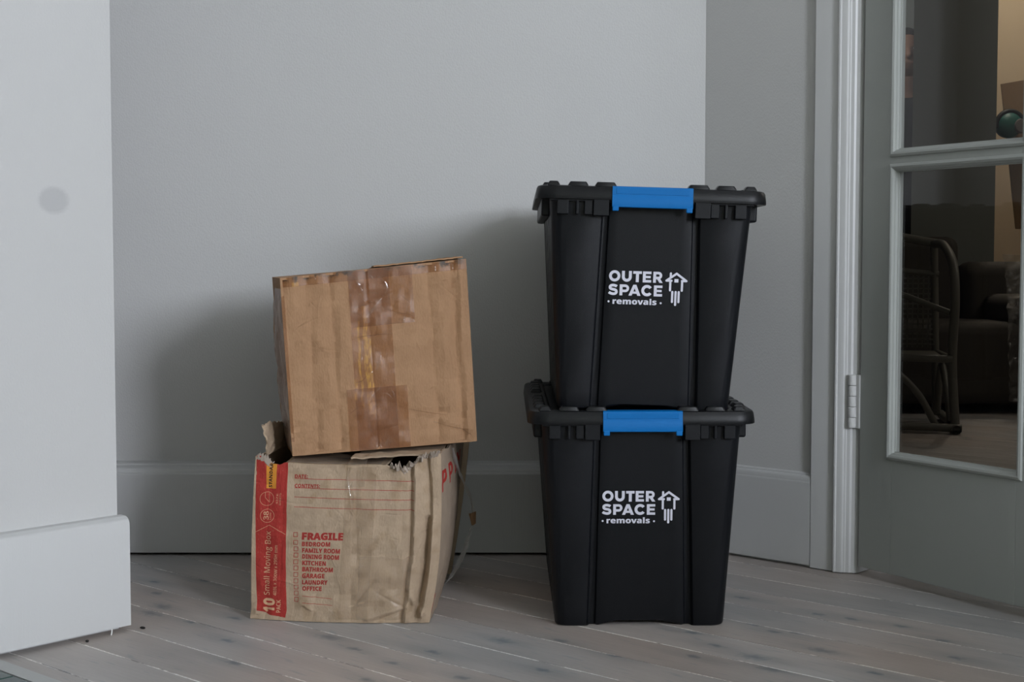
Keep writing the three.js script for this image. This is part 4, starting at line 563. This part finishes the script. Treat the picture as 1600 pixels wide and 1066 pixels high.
{ // carton on a cupboard beyond the hall, with a teal tape roll stuck to it
  const cup = thing('cupboard', 'dark low cupboard in the far room under the tapered carton', 'cupboard', [3.26, 0, -8.08]); const m = std({ color: new THREE.Color(0.05, 0.04, 0.03), roughness: 0.6 });
  mesh('cupboard_body', rbox(0.5, 0.76, 0.5, 0.006, 0, 0.40, 0), m, cup); mesh('cupboard_top', rbox(0.54, 0.03, 0.54, 0.006, 0, 0.795, 0), m, cup); mesh('cupboard_door', rbox(0.44, 0.66, 0.02, 0.004, 0, 0.4, 0.255), m, cup); for (const x of [-0.22, 0.22]) for (const z of [-0.22, 0.22]) mesh('cupboard_foot', new THREE.CylinderGeometry(0.02, 0.02, 0.03, 10).translate(x, 0.015, z), m, cup);
  const D = 7.9, L0 = at(1554, 135, D), L1 = at(1577, 337, D); const c = thing('carton', 'tall flat brown carton standing in the far room, seen through the right of the glass', 'cardboard box');
  const yb = 0.81, x1 = 3.38, turn = 0.05, card = std({ map: greyTex, color: new THREE.Color(0.72, 0.62, 0.52), roughness: 0.86 });
  const X0 = (t) => lerp(L1.x, L0.x, t), Y1 = (s) => lerp(L0.y, L0.y + 0.13, s), P4 = (s, t, d) => V(lerp(X0(t), x1, s) + turn * d, lerp(yb, Y1(s), t), -7.8 - 0.14 * d);
  mesh('front_panel', sheet((s, t) => P4(s, t, 0), 8, 8, 0.005), card, c); mesh('back_panel', sheet((s, t) => P4(1 - s, t, 1), 8, 8, 0.005), card, c); mesh('side_panel', sheet((s, t) => P4(0, t, 1 - s), 8, 8, 0.005), card, c); mesh('side_panel', sheet((s, t) => P4(1, t, s), 8, 8, 0.005), card, c); mesh('bottom_panel', sheet((s, t) => P4(s, 0, 1 - t).add(V(0, 0.005, 0)), 4, 4, 0.004), card, c);
  const k = at(1569, 196, 7.76); const r = thing('tape_dispenser', 'teal green tape dispenser with black rim stuck to the brown carton', 'tape dispenser', [k.x + 0.02, k.y, -7.745]);
  const wheel = new THREE.LatheGeometry([[0, -0.05], [0.05, -0.05], [0.066, -0.035], [0.07, 0], [0.062, 0.03], [0.03, 0.045], [0, 0.047]].map((q2) => new THREE.Vector2(...q2)), 28); wheel.rotateX(Math.PI / 2);
  mesh('teal_body', wheel, std({ color: new THREE.Color(0.008, 0.10, 0.078), roughness: 0.45 }), r); const rimG = new THREE.TorusGeometry(0.073, 0.012, 10, 36, Math.PI * 1.0); rimG.rotateZ(0.25); rimG.translate(0, 0, 0.02); mesh('black_rim', rimG, std({ color: 0x141312, roughness: 0.5 }), r);
  mesh('grey_hub', new THREE.CylinderGeometry(0.034, 0.04, 0.03, 24).rotateX(Math.PI / 2).translate(0.05, -0.008, 0.045), std({ color: new THREE.Color(0.16, 0.14, 0.13), roughness: 0.4 }), r);
}
{ // person standing far beyond the hall opening, only a sliver in view
  const p = thing('person', 'person in a dark jacket standing far beyond the hall, glimpsed through the glass', 'person', [2.034, 0, -7.5], -0.15);
  const skin = std({ color: new THREE.Color(0.36, 0.2, 0.14), roughness: 0.6 }), jacket = std({ color: new THREE.Color(0.022, 0.018, 0.02), roughness: 0.8 }), cloth = std({ color: new THREE.Color(0.03, 0.032, 0.04), roughness: 0.85 }), hairM = std({ color: new THREE.Color(0.03, 0.02, 0.015), roughness: 0.7 }), shoeM = std({ color: 0x1a1715, roughness: 0.5 });
  const mirror = (l) => l.flatMap(([a, b, r0, r1]) => [[V(...a), V(...b), r0, r1], [V(-a[0], a[1], a[2]), V(-b[0], b[1], b[2]), r0, r1]]);
  const un = (bones, k) => (q) => { let d = 1; for (const [a, b, r0, r1] of bones) d = smin(d, capsule(q, a, b, r0, r1), k); return d; };
  const trunk = [[V(-0.07, 0.98, 0), V(0.07, 0.98, 0), 0.115, 0.115], [V(0, 1.0, 0), V(0, 1.3, 0), 0.12, 0.125], [V(-0.09, 1.36, 0), V(0.09, 1.36, 0), 0.105, 0.105], [V(0, 1.42, -0.01), V(0, 1.58, 0.01), 0.062, 0.056]];
  const arms = mirror([[[0.17, 1.45, 0], [0.235, 1.17, -0.02], 0.06, 0.047], [[0.235, 1.17, -0.02], [0.245, 0.93, 0.06], 0.046, 0.030]]), legs = mirror([[[0.09, 0.95, 0], [0.11, 0.5, 0.01], 0.092, 0.062], [[0.11, 0.5, 0.01], [0.12, 0.09, -0.02], 0.058, 0.038], [[0.12, 0.06, -0.02], [0.13, 0.035, 0.13], 0.04, 0.032]]);
  const hands = mirror([[[0.245, 0.92, 0.06], [0.243, 0.85, 0.075], 0.030, 0.028], [[0.235, 0.90, 0.08], [0.222, 0.83, 0.105], 0.013, 0.009], ...[-0.022, -0.007, 0.008, 0.022].map((o, i) => [[0.243, 0.84, 0.075 + o], [0.236, [0.762, 0.752, 0.757, 0.772][i], 0.082 + o * 1.25], 0.0095, 0.0075])]);
  const bodyG = fieldMesh(un([...trunk, ...arms, ...legs], 0.05), [-0.33, -0.02, -0.2], [0.33, 1.66, 0.22], 0.014);
  const handG = fieldMesh(un(hands, 0.008), [-0.3, 0.73, 0.0], [0.3, 0.96, 0.14], 0.0065);
  const c0 = V(0, 1.71, 0.015); const ell = (q, c, a, b, d) => { const x = (q.x - c.x) / a, y = (q.y - c.y) / b, z = (q.z - c.z) / d, l = Math.hypot(x, y, z); return (l - 1) * Math.min(a, b, d); };
  const headF = (q) => { let d = ell(q, c0, 0.076, 0.112, 0.097); d = smin(d, ell(q, V(0, 1.645, 0.045), 0.056, 0.058, 0.058), 0.03); d = smin(d, capsule(q, V(0, 1.715, 0.105), V(0, 1.678, 0.125), 0.009, 0.014), 0.014); d = smin(d, capsule(q, V(-0.02, 1.645, 0.098), V(0.02, 1.645, 0.098), 0.009, 0.009), 0.008); for (const s of [-1, 1]) { d = smin(d, ell(q, V(s * 0.08, 1.70, 0.0), 0.012, 0.032, 0.022), 0.01); d = Math.max(d, -ell(q, V(s * 0.031, 1.716, 0.112), 0.016, 0.010, 0.014)); d = smin(d, ell(q, V(s * 0.031, 1.716, 0.095), 0.013, 0.011, 0.011), 0.004); } return smin(d, capsule(q, V(0, 1.55, 0.0), V(0, 1.64, 0.01), 0.056, 0.056), 0.03); };
  const headG = fieldMesh(headF, [-0.11, 1.55, -0.11], [0.11, 1.84, 0.15], 0.004);
  mesh('body', plain([bodyG, handG, headG].map((g) => { const q = g.toNonIndexed(); q.setAttribute('uv', new THREE.BufferAttribute(new Float32Array(q.attributes.position.count * 2), 2)); return q; })), skin, p);
  const grow = (l, k) => l.map(([a, b, r0, r1]) => [a, b, r0 + k, r1 + k]); const jk = un([...grow(trunk.slice(0, 3), 0.02), ...grow(arms, 0.016), [V(-0.07, 0.86, 0), V(0.07, 0.86, 0), 0.125, 0.125]], 0.05);
  mesh('jacket', fieldMesh((q) => Math.max(jk(q), 0.78 - q.y, q.y - 1.5, 0.955 - q.y - (Math.abs(q.x) < 0.195 ? 1 : 0)), [-0.36, 0.74, -0.24], [0.36, 1.56, 0.26], 0.014), jacket, p);
  mesh('trousers', fieldMesh((q) => Math.max(un(grow([...legs.slice(0, 4), trunk[0]], 0.014), 0.04)(q), 0.08 - q.y, q.y - 1.0), [-0.26, 0.06, -0.2], [0.26, 1.04, 0.2], 0.014), cloth, p);
  mesh('hair', fieldMesh((q) => Math.max(ell(q, V(0, 1.722, 0.005), 0.086, 0.112, 0.106), -(q.y - 1.73) - Math.max(0, -q.z * 1.2 + 0.02), q.z - 0.095 + Math.max(0, (1.80 - q.y) * 0.9)), [-0.1, 1.58, -0.12], [0.1, 1.85, 0.13], 0.005), hairM, p);
  for (const s of [-1, 1]) mesh('shoe', fieldMesh((q) => Math.max(smin(capsule(q, V(s * 0.12, 0.06, -0.04), V(s * 0.13, 0.045, 0.14), 0.052, 0.042), ell(q, V(s * 0.12, 0.09, -0.02), 0.05, 0.05, 0.06), 0.02), -q.y), [s * 0.125 - 0.08, -0.01, -0.12], [s * 0.125 + 0.08, 0.16, 0.22], 0.008), shoeM, p);
  for (const s of [-1, 1]) { const e = new THREE.Group(); e.name = 'eye'; p.add(e); mesh('eyeball', new THREE.SphereGeometry(0.0115, 16, 12).translate(s * 0.031, 1.716, 0.098), std({ color: 0xd8d2cc, roughness: 0.3 }), e); mesh('iris', new THREE.SphereGeometry(0.0058, 12, 8).translate(s * 0.031, 1.716, 0.105), std({ color: 0x2a1a10, roughness: 0.2 }), e); }
}
renderer.render(scene, camera);
